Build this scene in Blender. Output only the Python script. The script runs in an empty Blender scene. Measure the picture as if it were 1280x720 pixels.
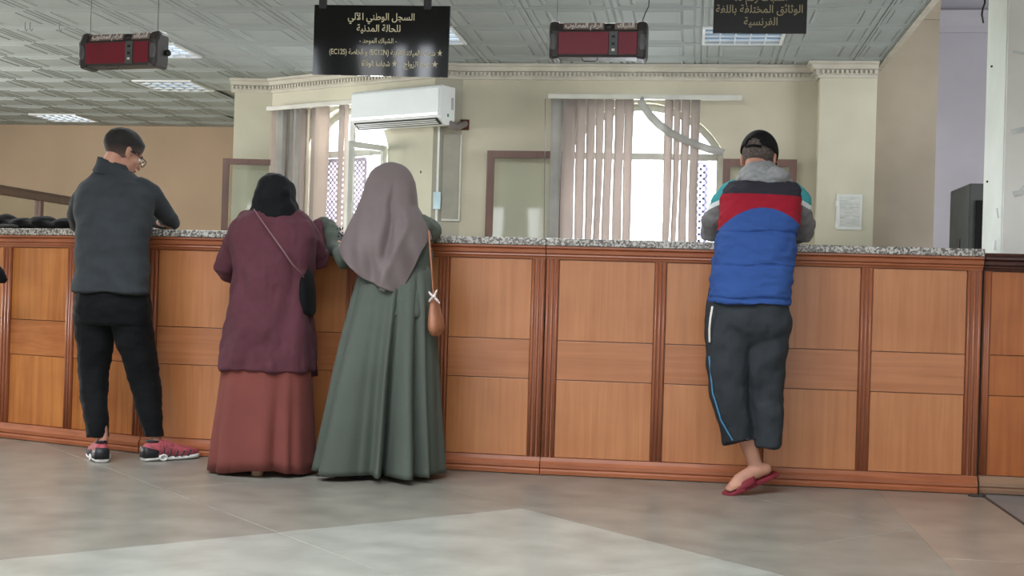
import bpy, bmesh, math, random
from mathutils import Vector, Matrix, Euler, noise
random.seed(4)
D = bpy.data
C = bpy.context.scene.collection
PI = math.pi
V = Vector

# ------------------------------------------------------------------ camera
FPX = 1581.3
YAW, PITCH, ROLL = -0.143055, -0.0031223, 0.0297911
CAMP = V((0, 0, .905))
_fw = V((math.sin(YAW)*math.cos(PITCH), math.cos(YAW)*math.cos(PITCH), -math.sin(PITCH)))
_rt = V((math.cos(YAW), -math.sin(YAW), 0))
_dn = _fw.cross(_rt)
CR = math.cos(ROLL)*_rt - math.sin(ROLL)*_dn
CD = math.sin(ROLL)*_rt + math.cos(ROLL)*_dn
cam = D.objects.new('camera', D.cameras.new('camera'))
C.objects.link(cam)
cam.data.sensor_width = 36
cam.data.lens = 36*FPX/1280
cam.data.clip_end = 100
M = Matrix((CR, -CD, -_fw)).transposed().to_4x4()
M.translation = CAMP
cam.matrix_world = M
bpy.context.scene.camera = cam

def ray(px, py):
    return CR*((px-640)/FPX) + CD*((py-360)/FPX) + _fw
def at(px, py, Y):
    "the world point at depth Y that stands at this place of the photograph"
    v = ray(px, py)
    return CAMP + v*(Y/v.y)
def onfloor(px, py, z=0):
    v = ray(px, py)
    return CAMP + v*((z-CAMP.z)/v.z)
def onplane(px, py, P, Q):
    v = ray(px, py); n = V((-(Q[1]-P[1]), Q[0]-P[0], 0)).normalized()
    return CAMP + v*(n.dot(V((P[0], P[1], 0))-CAMP)/n.dot(v))

# ------------------------------------------------------------------ world, light, exposure
sc = bpy.context.scene
w = D.worlds.new('overcast_sky'); sc.world = w; w.use_nodes = True
wn = w.node_tree.nodes; bg = wn['Background']
bg.inputs[0].default_value = (.86, .92, 1, 1)
bg.inputs[1].default_value = 5.0
sc.view_settings.view_transform = 'Standard'
sc.view_settings.look = 'None'
sc.view_settings.gamma = 1
sc.view_settings.use_curve_mapping = False
sc.view_settings.exposure = 0.0
sc.cycles.use_denoising = True
sc.cycles.max_bounces = 7
sc.cycles.diffuse_bounces = 4
sc.cycles.glossy_bounces = 3
sc.cycles.transparent_max_bounces = 12
sc.cycles.sample_clamp_indirect = 6
sc.cycles.caustics_reflective = False
sc.cycles.caustics_refractive = False

ZLAMP = 2.79
def area(name, loc, to, sx, sy, power, col):
    l = D.lights.new(name, 'AREA'); l.shape = 'RECTANGLE'; l.size = sx; l.size_y = sy
    l.energy = power; l.color = col
    o = D.objects.new(name, l); C.objects.link(o)
    o.location = loc
    o.rotation_euler = (V(to)-V(loc)).to_track_quat('-Z', 'Y').to_euler()
    return o
# daylight coming in: the tall entrance windows behind the camera, the two arched windows; the side lamps are added fill
area('entrance_window_daylight', (-2.4, -5.95, 1.55), (-2.4, 6, 1.55), 11, 2.3, 285, (.97, .98, 1))
area('skylight_daylight', (-2.6, .8, 5.3), (-2.2, 2.4, 0), 7, 5, 275, (.97, .99, 1))
area('arched_window_daylight', (-.45, 10.95, 1.6), (-.45, 6, .6), 1.3, 1.7, 75, (.9, .95, 1))
area('angled_window_daylight', (-2.75, 11.35, 1.6), (-3.6, 8, .8), 1.1, 1.7, 120, (.92, .95, 1))
area('right_side_fill', (4.6, 7.9, 2.0), (0, 9.9, 1.7), 2.6, 2.4, 150, (.95, .97, 1))  # added fill from the right, no window stands here
area('left_side_fill', (-9.4, 8.6, 1.5), (-3, 10.9, 2.0), 4, 1.8, 400, (1, .97, .92))  # added fill from the left to lift the window walls
for lx in (-5.4, -3.0, -.6):       # unseen fill added above the clerks to brighten the back walls
    area('office_fill', (lx, 7.6, ZLAMP), (lx, 8.0, 0), 1.2, .5, 36, (.95, .99, 1))

# ------------------------------------------------------------------ materials
def srgb(c):
    return tuple(((x/255)/12.92 if x/255 <= .04045 else ((x/255+.055)/1.055)**2.4) for x in c)
MATS = {}
def mat(name, rgb, rough=.6, metal=0, var=.08, scale=6, stretch=(1, 1, 1), bump=0, bscale=40, spec=.5, coat=0, sheen=0,
        trans=0, col2=None, thresh=None, coord='Object', detail=4):
    if name in MATS: return MATS[name]
    m = D.materials.new(name); m.use_nodes = True
    nt = m.node_tree; N = nt.nodes; L = nt.links
    b = N['Principled BSDF']
    c1 = srgb(rgb)
    tc = N.new('ShaderNodeTexCoord'); mp = N.new('ShaderNodeMapping'); mp.inputs['Scale'].default_value = stretch
    L.new(tc.outputs[coord], mp.inputs[0])
    nz = N.new('ShaderNodeTexNoise'); nz.inputs['Scale'].default_value = scale; nz.inputs['Detail'].default_value = detail
    L.new(mp.outputs[0], nz.inputs['Vector'])
    rp = N.new('ShaderNodeValToRGB')
    if col2: a, c = c1, srgb(col2)
    else: a = tuple(x*(1-var*2) for x in c1); c = tuple(min(1, x*(1+var*2)) for x in c1)
    t = thresh or (.3, .7)
    rp.color_ramp.elements[0].position, rp.color_ramp.elements[1].position = t
    rp.color_ramp.elements[0].color = (*a, 1); rp.color_ramp.elements[1].color = (*c, 1)
    L.new(nz.outputs[0], rp.inputs[0]); L.new(rp.outputs[0], b.inputs['Base Color'])
    b.inputs['Roughness'].default_value = rough; b.inputs['Metallic'].default_value = metal
    b.inputs['Specular IOR Level'].default_value = spec if rough < .8 else spec*.35
    b.inputs['Coat Weight'].default_value = coat
    b.inputs['Coat Roughness'].default_value = .15
    b.inputs['Sheen Weight'].default_value = sheen
    if bump:
        n2 = N.new('ShaderNodeTexNoise'); n2.inputs['Scale'].default_value = bscale; n2.inputs['Detail'].default_value = 3
        L.new(mp.outputs[0], n2.inputs['Vector'])
        bp = N.new('ShaderNodeBump'); bp.inputs['Strength'].default_value = bump; bp.inputs['Distance'].default_value = .01
        L.new(n2.outputs[0], bp.inputs['Height']); L.new(bp.outputs[0], b.inputs['Normal'])
    if trans:
        out = N['Material Output']; tr = N.new('ShaderNodeBsdfTranslucent'); mx = N.new('ShaderNodeMixShader')
        L.new(rp.outputs[0], tr.inputs[0]); mx.inputs[0].default_value = trans
        L.new(b.outputs[0], mx.inputs[1]); L.new(tr.outputs[0], mx.inputs[2]); L.new(mx.outputs[0], out.inputs[0])
    MATS[name] = m
    return m

def glass_mat(name, tint=(.95, .97, .96), clear=.975):
    m = D.materials.new(name); m.use_nodes = True; nt = m.node_tree; N = nt.nodes; L = nt.links
    N.remove(N['Principled BSDF'])
    tr = N.new('ShaderNodeBsdfTransparent'); tr.inputs[0].default_value = (*tint, 1)
    gl = N.new('ShaderNodeBsdfGlossy'); gl.inputs['Roughness'].default_value = .03
    lw = N.new('ShaderNodeLayerWeight'); fr = N.new('ShaderNodeMath'); fr.operation = 'POWER'; fr.inputs[1].default_value = 4; L.new(lw.outputs['Facing'], fr.inputs[0])
    ma = N.new('ShaderNodeMath'); ma.operation = 'MULTIPLY_ADD'; ma.inputs[1].default_value = .4; ma.inputs[2].default_value = 1-clear
    L.new(fr.outputs[0], ma.inputs[0])
    mx = N.new('ShaderNodeMixShader'); L.new(ma.outputs[0], mx.inputs[0]); L.new(tr.outputs[0], mx.inputs[1]); L.new(gl.outputs[0], mx.inputs[2])
    L.new(mx.outputs[0], N['Material Output'].inputs[0])
    return m

def emit_mat(name, col, s):
    m = D.materials.new(name); m.use_nodes = True; b = m.node_tree.nodes['Principled BSDF']
    b.inputs['Base Color'].default_value = (*srgb(col), 1)
    b.inputs['Emission Color'].default_value = (*srgb(col), 1); b.inputs['Emission Strength'].default_value = s
    return m

def granite_mat():
    m = D.materials.new('speckled_granite'); m.use_nodes = True; nt = m.node_tree; N = nt.nodes; L = nt.links; b = N['Principled BSDF']
    tc = N.new('ShaderNodeTexCoord')
    vo = N.new('ShaderNodeTexVoronoi'); vo.inputs['Scale'].default_value = 120; L.new(tc.outputs['Object'], vo.inputs['Vector'])
    rp = N.new('ShaderNodeValToRGB'); rp.color_ramp.interpolation = 'CONSTANT'
    e = rp.color_ramp.elements
    e[0].position = 0; e[0].color = (*srgb((104, 98, 92)), 1)
    e[1].position = .25; e[1].color = (*srgb((150, 146, 140)), 1)
    for p, c in ((.45, (192, 186, 176)), (.62, (132, 124, 116)), (.75, (200, 196, 188)), (.94, (84, 78, 74))):
        x = e.new(p); x.color = (*srgb(c), 1)
    sp = N.new('ShaderNodeSeparateColor'); L.new(vo.outputs['Color'], sp.inputs[0]); L.new(sp.outputs[0], rp.inputs[0])
    L.new(rp.outputs[0], b.inputs['Base Color']); b.inputs['Roughness'].default_value = .25
    return m

def wood_mat(name, dark, light, horiz=False, rough=.33):
    m = D.materials.new(name); m.use_nodes = True; nt = m.node_tree; N = nt.nodes; L = nt.links; b = N['Principled BSDF']
    tc = N.new('ShaderNodeTexCoord')
    oi = N.new('ShaderNodeObjectInfo')
    ad = N.new('ShaderNodeVectorMath'); ad.operation = 'MULTIPLY_ADD'; ad.inputs[1].default_value = (7, 5, 9)
    cb = N.new('ShaderNodeCombineXYZ')
    for i in range(3): L.new(oi.outputs['Random'], cb.inputs[i])
    L.new(cb.outputs[0], ad.inputs[0]); L.new(tc.outputs['Object'], ad.inputs[2])
    mp = N.new('ShaderNodeMapping'); mp.inputs['Scale'].default_value = (1, 9, 22) if horiz else (22, 9, 1)
    L.new(ad.outputs[0], mp.inputs[0])
    g = N.new('ShaderNodeTexNoise'); g.inputs['Scale'].default_value = 1.6; g.inputs['Detail'].default_value = 6; g.inputs['Distortion'].default_value = .6
    L.new(mp.outputs[0], g.inputs['Vector'])
    bl = N.new('ShaderNodeTexNoise'); bl.inputs['Scale'].default_value = 3.2; bl.inputs['Detail'].default_value = 3
    L.new(ad.outputs[0], bl.inputs['Vector'])
    mx = N.new('ShaderNodeMath'); mx.operation = 'MULTIPLY_ADD'; mx.inputs[1].default_value = .55
    L.new(g.outputs[0], mx.inputs[0])
    m2 = N.new('ShaderNodeMath'); m2.operation = 'MULTIPLY'; m2.inputs[1].default_value = .45
    L.new(bl.outputs[0], m2.inputs[0]); L.new(m2.outputs[0], mx.inputs[2])
    rp = N.new('ShaderNodeValToRGB'); rp.color_ramp.elements[0].position = .34; rp.color_ramp.elements[1].position = .64
    rp.color_ramp.elements[0].color = (*srgb(dark), 1); rp.color_ramp.elements[1].color = (*srgb(light), 1)
    L.new(mx.outputs[0], rp.inputs[0]); L.new(rp.outputs[0], b.inputs['Base Color'])
    b.inputs['Roughness'].default_value = rough; b.inputs['Coat Weight'].default_value = .12; b.inputs['Coat Roughness'].default_value = .3
    return m

# ------------------------------------------------------------------ object helpers
ROOT = {}
def obj(name, bm, m, parent=None, smooth=False, solid=0, label=None, kind=None, bevel=0):
    me = D.meshes.new(name)
    if parent is not None:
        base = ROOT[parent.name]
        bmesh.ops.translate(bm, verts=bm.verts, vec=-base)
    bm.to_mesh(me); bm.free()
    if smooth:
        for p in me.polygons: p.use_smooth = True
    o = D.objects.new(name, me); C.objects.link(o)
    for x in (m if isinstance(m, (list, tuple)) else [m]): me.materials.append(x)
    if parent is not None:
        o.parent = parent; ROOT[o.name] = ROOT[parent.name]
    else:
        ROOT[o.name] = V((0, 0, 0))
    if solid:
        s = o.modifiers.new('solid', 'SOLIDIFY'); s.thickness = solid; s.offset = 0
    if bevel:
        s = o.modifiers.new('bevel', 'BEVEL'); s.width = bevel; s.segments = 2; s.limit_method = 'ANGLE'
    if label: o['label'] = label
    if kind: o['kind'] = kind
    return o
def thing(name, label, cat, loc, group=None, kind=None):
    o = D.objects.new(name, None); C.objects.link(o); o.location = loc; o.empty_display_size = .1
    o['label'] = label
    if cat: o['category'] = cat
    if group: o['group'] = group
    if kind: o['kind'] = kind
    ROOT[o.name] = V(loc)
    return o
def tag(o, label, cat, group=None):
    o['label'] = label; o['category'] = cat
    if group: o['group'] = group
    # move the origin to the base of the thing
    me = o.data
    xs = [v.co for v in me.vertices]
    c = V(((min(v.x for v in xs)+max(v.x for v in xs))/2, (min(v.y for v in xs)+max(v.y for v in xs))/2, min(v.z for v in xs)))
    me.transform(Matrix.Translation(-c)); o.location = c
    return o
def box(bm, lo, hi, rot=None, about=None):
    g = bmesh.ops.create_cube(bm, size=1)['verts']
    lo, hi = V(lo), V(hi)
    for v in g:
        v.co = V((lo.x+(v.co.x+.5)*(hi.x-lo.x), lo.y+(v.co.y+.5)*(hi.y-lo.y), lo.z+(v.co.z+.5)*(hi.z-lo.z)))
        if rot is not None: v.co = rot @ (v.co-V(about)) + V(about)
    return bm
def nbm(): return bmesh.new()
def boxm(lo, hi): return box(nbm(), lo, hi)
def fbox(bm, F, lo, hi):
    "a box in the local frame F (4x4)"
    g = bmesh.ops.create_cube(bm, size=1)['verts']; lo, hi = V(lo), V(hi)
    for v in g:
        v.co = F @ V((lo.x+(v.co.x+.5)*(hi.x-lo.x), lo.y+(v.co.y+.5)*(hi.y-lo.y), lo.z+(v.co.z+.5)*(hi.z-lo.z)))
    return bm
def frame(P, Q, z=0):
    "x runs from P to Q, y away from the viewer's side (to the left of x), z up"
    x = V((Q[0]-P[0], Q[1]-P[1], 0)).normalized(); y = V((-x.y, x.x, 0))
    m = Matrix((x, y, V((0, 0, 1)))).transposed().to_4x4(); m.translation = V((P[0], P[1], z)); return m
def ringfaces(bm, a, b, closed=True):
    n = len(a)
    for i in range(n if closed else n-1):
        j = (i+1) % n
        try: bm.faces.new((a[i], a[j], b[j], b[i]))
        except ValueError: pass
def sweep(bm, path, prof, ends=True):
    "prof: closed list of (out, z); path: 2-D points, out = right-hand side of the path (towards the viewer for paths running +X)"
    rows = []
    n = len(path)
    for i, p in enumerate(path):
        p = V((p[0], p[1]))
        ds = []
        if i > 0: ds.append((p-V(path[i-1][:2])).normalized())
        if i < n-1: ds.append((V(path[i+1][:2])-p).normalized())
        nn = [V((d.y, -d.x)) for d in ds]
        if len(nn) == 2:
            s = nn[0]+nn[1]; o = s/ (s.length_squared/2)
        else: o = nn[0]
        rows.append([bm.verts.new((p.x+o.x*u, p.y+o.y*u, z)) for u, z in prof])
    for a, b in zip(rows, rows[1:]): ringfaces(bm, a, b)
    if ends:
        bm.faces.new(rows[0][::-1]); bm.faces.new(rows[-1])
    return bm
def tube(bm, pts, rads, n=14, flat=None, caps=True):
    pts = [V(p) for p in pts]
    if not isinstance(rads, (list, tuple)): rads = [rads]*len(pts)
    P, R, T = [], [], []
    for i, p in enumerate(pts):
        t = (pts[min(i+1, len(pts)-1)]-pts[max(i-1, 0)])
        T.append(t.normalized() if t.length > 1e-9 else V((0, 0, 1)))
    if caps:
        for k in (0, 30, 60):
            a = math.radians(k); P.append(pts[0]-T[0]*rads[0]*math.cos(a)); R.append(max(rads[0]*math.sin(a), rads[0]*.05)); 
        TT = [T[0]]*3
    else: TT = []
    P += pts; R += list(rads); TT += T
    if caps:
        for k in (60, 30, 0):
            a = math.radians(k); P.append(pts[-1]+T[-1]*rads[-1]*math.cos(a)); R.append(max(rads[-1]*math.sin(a), rads[-1]*.05)); TT.append(T[-1])
    up = V((0, 0, 1)) if abs(TT[0].z) < .9 else V((0, 1, 0))
    u = TT[0].cross(up).normalized(); prev = None
    for p, r, t in zip(P, R, TT):
        u = (u-t*u.dot(t)).normalized(); v = t.cross(u)
        ring = []
        for k in range(n):
            a = 2*PI*k/n; d = u*math.cos(a)*r+v*math.sin(a)*r
            if flat is not None: d = flat @ d
            ring.append(bm.verts.new(p+d))
        if prev: ringfaces(bm, prev, ring)
        else: bm.faces.new(ring[::-1])
        prev = ring
    bm.faces.new(prev)
    return bm
def ball(bm, c, r, M3=None, n=16):
    g = bmesh.ops.create_uvsphere(bm, u_segments=n, v_segments=max(6, n//2), radius=1)['verts']
    r = V(r) if hasattr(r, '__len__') else V((r, r, r))
    for v in g:
        q = V((v.co.x*r.x, v.co.y*r.y, v.co.z*r.z))
        v.co = V(c)+(M3 @ q if M3 is not None else q)
    return bm
def loft(bm, rings, n=32, power=2.3, caps=True, fold=None, spin=0):
    "rings: (centre, rx, ry); superellipse rings in the horizontal plane"
    prev = None
    for i, (c, rx, ry) in enumerate(rings):
        ring = []
        for k in range(n):
            a = 2*PI*k/n+spin
            ca, sa = math.cos(a), math.sin(a)
            e = 2/power
            x = math.copysign(abs(ca)**e, ca)*rx; y = math.copysign(abs(sa)**e, sa)*ry
            q = 1.0
            if fold: q = 1+fold(a, i/(len(rings)-1))
            ring.append(bm.verts.new((c[0]+x*q, c[1]+y*q, c[2])))
        if prev: ringfaces(bm, ring, prev)
        elif caps: bm.faces.new(ring)
        prev = ring
    if caps: bm.faces.new(prev[::-1])
    return bm
def interp(rings, step=.03):
    "smooth (Catmull-Rom) refinement of a list of equal-length tuples"
    out = []
    n = len(rings)
    for i in range(n-1):
        p0, p1, p2, p3 = rings[max(i-1, 0)], rings[i], rings[i+1], rings[min(i+2, n-1)]
        k = max(1, int(abs(p2[0]-p1[0])/step))
        for j in range(k):
            t = j/k
            out.append(tuple(.5*((2*b)+(-a+c)*t+(2*a-5*b+4*c-d)*t*t+(-a+3*b-3*c+d)*t**3) for a, b, c, d in zip(p0, p1, p2, p3)))
    out.append(tuple(rings[-1]))
    return out
def pxrings(rows, refine=8):
    "rows (y, x_left, x_right, Y, half_depth) measured on the photograph at the depth Y -> rings in metres"
    out = []
    for y, xl, xr, Y, d in (interp(rows, refine) if refine else rows):
        a, b = at(xl, y, Y), at(xr, y, Y)
        out.append((V(((a.x+b.x)/2, Y, (a.z+b.z)/2)), abs(b.x-a.x)/2, d))
    return out
def fuse(bm, voxel=.007, smooth=4):
    "one continuous closed surface from overlapping closed pieces"
    me = D.meshes.new('tmp'); bmesh.ops.recalc_face_normals(bm, faces=bm.faces); bm.to_mesh(me); bm.free()
    o = D.objects.new('tmp', me); C.objects.link(o)
    r = o.modifiers.new('r', 'REMESH'); r.mode = 'VOXEL'; r.voxel_size = voxel; r.adaptivity = 0
    if smooth:
        s = o.modifiers.new('s', 'SMOOTH'); s.factor = .5; s.iterations = smooth
    dg = bpy.context.evaluated_depsgraph_get(); dg.update()
    m2 = D.meshes.new_from_object(o.evaluated_get(dg))
    out = nbm(); out.from_mesh(m2)
    D.objects.remove(o); D.meshes.remove(me); D.meshes.remove(m2)
    return out
def wrinkle(bm, amp, sc3, seed=0, fn=None):
    bm.normal_update()
    s = V(sc3); o = V((seed*3.1, seed*1.7, seed*2.3))
    mv = []
    for v in bm.verts:
        q = V((v.co.x*s.x, v.co.y*s.y, v.co.z*s.z))+o
        a = noise.noise(q)+.4*noise.noise(q*2.1)
        d = amp*a
        if fn: d *= fn(v.co)
        mv.append(v.normal*d)
    for v, d in zip(bm.verts, mv): v.co += d
    return bm

# ------------------------------------------------------------------ arabic lettering
_AR = {}
for ch, code, two in (('ا', 0xFE8D, 1), ('آ', 0xFE81, 1), ('أ', 0xFE83, 1), ('ب', 0xFE8F, 0), ('ة', 0xFE93, 1), ('ت', 0xFE95, 0), ('ث', 0xFE99, 0),
                      ('ج', 0xFE9D, 0), ('ح', 0xFEA1, 0), ('خ', 0xFEA5, 0), ('د', 0xFEA9, 1), ('ذ', 0xFEAB, 1), ('ر', 0xFEAD, 1), ('ز', 0xFEAF, 1),
                      ('س', 0xFEB1, 0), ('ش', 0xFEB5, 0), ('ص', 0xFEB9, 0), ('ض', 0xFEBD, 0), ('ط', 0xFEC1, 0), ('ظ', 0xFEC5, 0), ('ع', 0xFEC9, 0),
                      ('غ', 0xFECD, 0), ('ف', 0xFED1, 0), ('ق', 0xFED5, 0), ('ك', 0xFED9, 0), ('ل', 0xFEDD, 0), ('م', 0xFEE1, 0), ('ن', 0xFEE5, 0),
                      ('ه', 0xFEE9, 0), ('و', 0xFEED, 1), ('ى', 0xFEEF, 1), ('ي', 0xFEF1, 0), ('ئ', 0xFE89, 0), ('لا', 0xFEFB, 1), ('لآ', 0xFEF5, 1)):
    _AR[ch] = (code, two)
def shape(s):
    toks = []; i = 0
    while i < len(s):
        if s[i:i+2] in _AR: toks.append(s[i:i+2]); i += 2
        else: toks.append(s[i]); i += 1
    out = []
    for i, t in enumerate(toks):
        if t not in _AR: out.append(t); continue
        code, two = _AR[t]
        pj = i > 0 and toks[i-1] in _AR and not _AR[toks[i-1]][1]
        nj = i < len(toks)-1 and toks[i+1] in _AR and not two
        out.append(chr(code+(3 if pj and nj else 1 if pj else 2 if nj else 0)))
    # right to left, keeping runs of latin letters and digits in their own order
    res = []; run = []
    for c in out[::-1]:
        if c.isascii() and (c.isalnum()): run.append(c)
        else:
            res += run[::-1]; run = []
            res.append({'(': ')', ')': '('}.get(c, c))
    res += run[::-1]
    return ''.join(res)
def text(s, F, x, z, height, m, parent, align='CENTER', width=None, name='lettering', out=.002, bold=.012):
    "a flat line of lettering as a mesh in the frame F (x right, z up, -y out of the face)"
    cu = D.curves.new('t', 'FONT'); cu.body = shape(s); cu.size = 1; cu.align_x = align; cu.extrude = .0; cu.offset = bold; cu.resolution_u = 3
    o = D.objects.new('t', cu); C.objects.link(o)
    dg = bpy.context.evaluated_depsgraph_get(); dg.update()
    me = D.meshes.new_from_object(o.evaluated_get(dg)); bm = nbm(); bm.from_mesh(me)
    D.objects.remove(o); D.meshes.remove(me)
    xs = [v.co.x for v in bm.verts]; zs = [v.co.y for v in bm.verts]
    cx, k = (min(xs)+max(xs))/2, height
    kx = (width/(max(xs)-min(xs))) if width else k
    for v in bm.verts: v.co = F @ V((x+(v.co.x-(cx if align == 'CENTER' else 0))*kx, -out, z+v.co.y*k))
    return obj(name, bm, m, parent)

# ------------------------------------------------------------------ material palette
cream = mat('cream_wall_paint', (194, 188, 168), .75, var=.05, scale=1.2, bump=.08, bscale=30)
cream2 = mat('pale_cream_paint', (194, 191, 172), .75, var=.05, scale=1.5, bump=.08, bscale=30)
tan = mat('tan_wall_paint', (166, 146, 124), .8, var=.05, scale=.8, bump=.05)
lilac = mat('lilac_wall_paint', (158, 156, 165), .8, var=.05, scale=1, bump=.05)
recess = mat('beige_grey_wall_paint', (160, 150, 136), .8, var=.07, scale=1.4, bump=.05)
pillarm = mat('pale_pillar_paint', (238, 236, 230), .6, var=.05, scale=2, bump=.12, bscale=14)
pillarm2 = mat('greenish_white_paint', (208, 215, 208), .55, var=.05, scale=2, bump=.12, bscale=14)
plaster = mat('cornice_plaster', (188, 184, 172), .7, var=.05, scale=6)
tilem = mat('ceiling_tile_paint', (152, 160, 160), .75, var=.03, scale=2)
ceilm = mat('ceiling_grey_paint', (165, 165, 160), .8, var=.03)
white = mat('white_plastic', (225, 228, 228), .3, var=.02)
whitep = mat('white_painted_wood', (200, 200, 192), .5, var=.05)
greyp = mat('grey_green_frame_paint', (166, 166, 158), .5, var=.05)
brownw = wood_mat('brown_window_wood', (84, 58, 50), (112, 80, 70))
darkw = wood_mat('dark_red_wood', (60, 34, 28), (88, 50, 40))
black = mat('black_plastic', (30, 30, 32), .4, var=.1)
blackf = mat('black_fabric', (15, 15, 17), .85, var=.15, bump=.2, bscale=120, sheen=.04)
steel = mat('wire_steel', (110, 110, 112), .4, metal=.8)
granite = granite_mat()
glass = glass_mat('window_glass')
W_V = wood_mat('varnished_panel_wood', (176, 110, 64), (198, 132, 84))
W_S = wood_mat('varnished_stile_wood', (146, 82, 52), (172, 104, 70))
W_H = wood_mat('varnished_rail_wood', (168, 102, 60), (192, 126, 82), horiz=True)
W_M = wood_mat('varnished_moulding_wood', (150, 84, 52), (178, 108, 72), horiz=True)
W_G = wood_mat('dark_groove_wood', (134, 76, 48), (152, 90, 60))
W_D = wood_mat('shadow_gap_wood', (50, 28, 20), (70, 40, 30))
WL_V = wood_mat('amber_panel_wood', (160, 90, 38), (202, 130, 66))
WL_H = wood_mat('amber_rail_wood', (164, 92, 44), (196, 124, 68), horiz=True)

# ================================================================== SETTING
ZC = 2.826
# ---- floor
TH = .018
def stone(name, c, seed):
    m = mat(name, c, .3, var=.10, scale=5, stretch=(1, 1, 1), bump=.05, bscale=9, detail=12)
    b = m.node_tree.nodes['Principled BSDF']; b.inputs['Specular IOR Level'].default_value = .45
    return m
st_dark = stone('grey_brown_stone', (138, 135, 125), 0)
st_light = stone('pale_grey_stone', (160, 161, 152), 1)
st_tan = stone('pinkish_tan_stone', (150, 138, 125), 2)
st_grey = stone('cool_grey_stone', (122, 124, 124), 3)
jointm = mat('joint_mortar', (176, 170, 156), .8)
floor = thing('floor', 'polished stone floor of large diagonal grey slabs with a paler chevron and a tan border', None, (0, 0, 0), kind='structure')
obj('floor_bed', boxm((-10, -6.2, -.2), (6, 15.2, -.004)), jointm, floor)
obj('office_floor', boxm((-10, 7.25, -.003), (6, 10.8, .0)), mat('office_floor_tile', (170, 164, 150), .4), floor)
def clip(poly, a, b, c):
    "keep a*x+b*y<=c"
    out = []
    for i in range(len(poly)):
        p, q = poly[i], poly[(i+1) % len(poly)]
        dp, dq = a*p[0]+b*p[1]-c, a*q[0]+b*q[1]-c
        if dp <= 0: out.append(p)
        if dp*dq < 0:
            t = dp/(dp-dq); out.append((p[0]+(q[0]-p[0])*t, p[1]+(q[1]-p[1])*t))
    return out
def slab(poly, m):
    if len(poly) < 3: return
    ar = abs(sum(poly[i][0]*poly[(i+1) % len(poly)][1]-poly[(i+1) % len(poly)][0]*poly[i][1] for i in range(len(poly))))/2
    if ar < .01: return
    bm = nbm()
    cx = sum(p[0] for p in poly)/len(poly); cy = sum(p[1] for p in poly)/len(poly)
    k = .0018
    def ins(p, d):
        v = V((cx-p[0], cy-p[1])); return V(p)+v.normalized()*d
    lo = [bm.verts.new((*ins(p, k), -.006)) for p in poly]
    hi = [bm.verts.new((*ins(p, k), -.001)) for p in poly]
    tp = [bm.verts.new((*ins(p, k+.0015), 0)) for p in poly]
    ringfaces(bm, lo, hi); ringfaces(bm, hi, tp); bm.faces.new(tp)
    bmesh.ops.recalc_face_normals(bm, faces=bm.faces)
    obj('slab', bm, m, floor)
S2 = 1.585
for i in range(-9, 7):
    for j in range(-5, 10):
        c0, c1 = 4.57+S2*(i-1), 4.57+S2*i        # x+y
        d0, d1 = 5.95+S2*(j-1), 5.95+S2*j        # y-x
        poly = [((c-d)/2, (c+d)/2) for c, d in ((c0, d0), (c1, d0), (c1, d1), (c0, d1))]
        for a, b, c in ((1, 0, .9), (-1, 0, 9.9), (0, 1, 7.2), (0, -1, 3)): poly = clip(poly, a, b, c) if len(poly) > 2 else poly
        slab(poly, st_light if (i <= 0 and j <= 0) else st_dark)
for k in range(9): slab([(.9, -3+k*1.1), (1.39, -3+k*1.1), (1.39, -3+(k+1)*1.1), (.9, -3+(k+1)*1.1)], st_tan)
for k in range(9):
    for q in range(3): slab([(1.39+q*1.1, -3+k*1.1), (2.49+q*1.1, -3+k*1.1), (2.49+q*1.1, -3+(k+1)*1.1), (1.39+q*1.1, -3+(k+1)*1.1)], st_grey)

o = obj('trim_4', boxm((1.383, -3, -.003), (1.397, 6.36, .003)), mat('dark_metal_strip', (58, 56, 54), .5), label='dark strip in the floor leading to the foot of the counter', kind='structure')

# ---- ceiling: hung tiles with pressed relief
ceiling = thing('ceiling', 'grey suspended ceiling of pressed square tiles', None, (0, 0, ZC), kind='structure')
bm = nbm()
for poly in ([(-10, 4.6), (1.43, 4.6), (1.43, 10.85), (-2.0, 10.85), (-3.9, 11.7), (-4.4, 11.7), (-5.7, 15.1), (-10, 15.1)],):
    a_ = [bm.verts.new((x, y, ZC+.03)) for x, y in poly]; b_ = [bm.verts.new((x, y, ZC+.1)) for x, y in poly]
    bm.faces.new(a_[::-1]); bm.faces.new(b_); n_ = len(a_)
    for q in range(n_): bm.faces.new((a_[q], a_[(q+1) % n_], b_[(q+1) % n_], b_[q]))
obj('ceiling_slab', bm, ceilm, ceiling)
obj('ceiling_board', boxm((-10, 4.6, ZC), (1.43, 7.27, ZC+.02)), ceilm, ceiling)
LIGHTS = [(round((x+1.2)/.6), round((y-8.47)/.6)) for x, y in ((0, 9.07), (-2.4, 9.07), (-4.8, 9.67), (-5.4, 11.47), (-7.8, 13.87))]
bm = nbm()
prof = [(.299, .008), (.290, .008), (.284, 0), (.262, 0), (.256, .009), (.246, .009), (.240, 0), (.186, 0), (.180, .010), (.172, .010), (.164, -.004), (.150, -.004), (.144, 0)]
prev = None
for h, z in prof:
    hx, hy = h, h
    if h < .2: hx, hy = h*.92, h*1.15
    r = [bm.verts.new((sx*hx, sy*hy, z*.65)) for sx, sy in ((-1, -1), (1, -1), (1, 1), (-1, 1))]
    if prev: ringfaces(bm, r, prev)
    prev = r
bm.faces.new(prev[::-1])
tile0 = D.meshes.new('ceiling_tile'); bm.to_mesh(tile0); bm.free(); tile0.materials.append(tilem)
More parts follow.
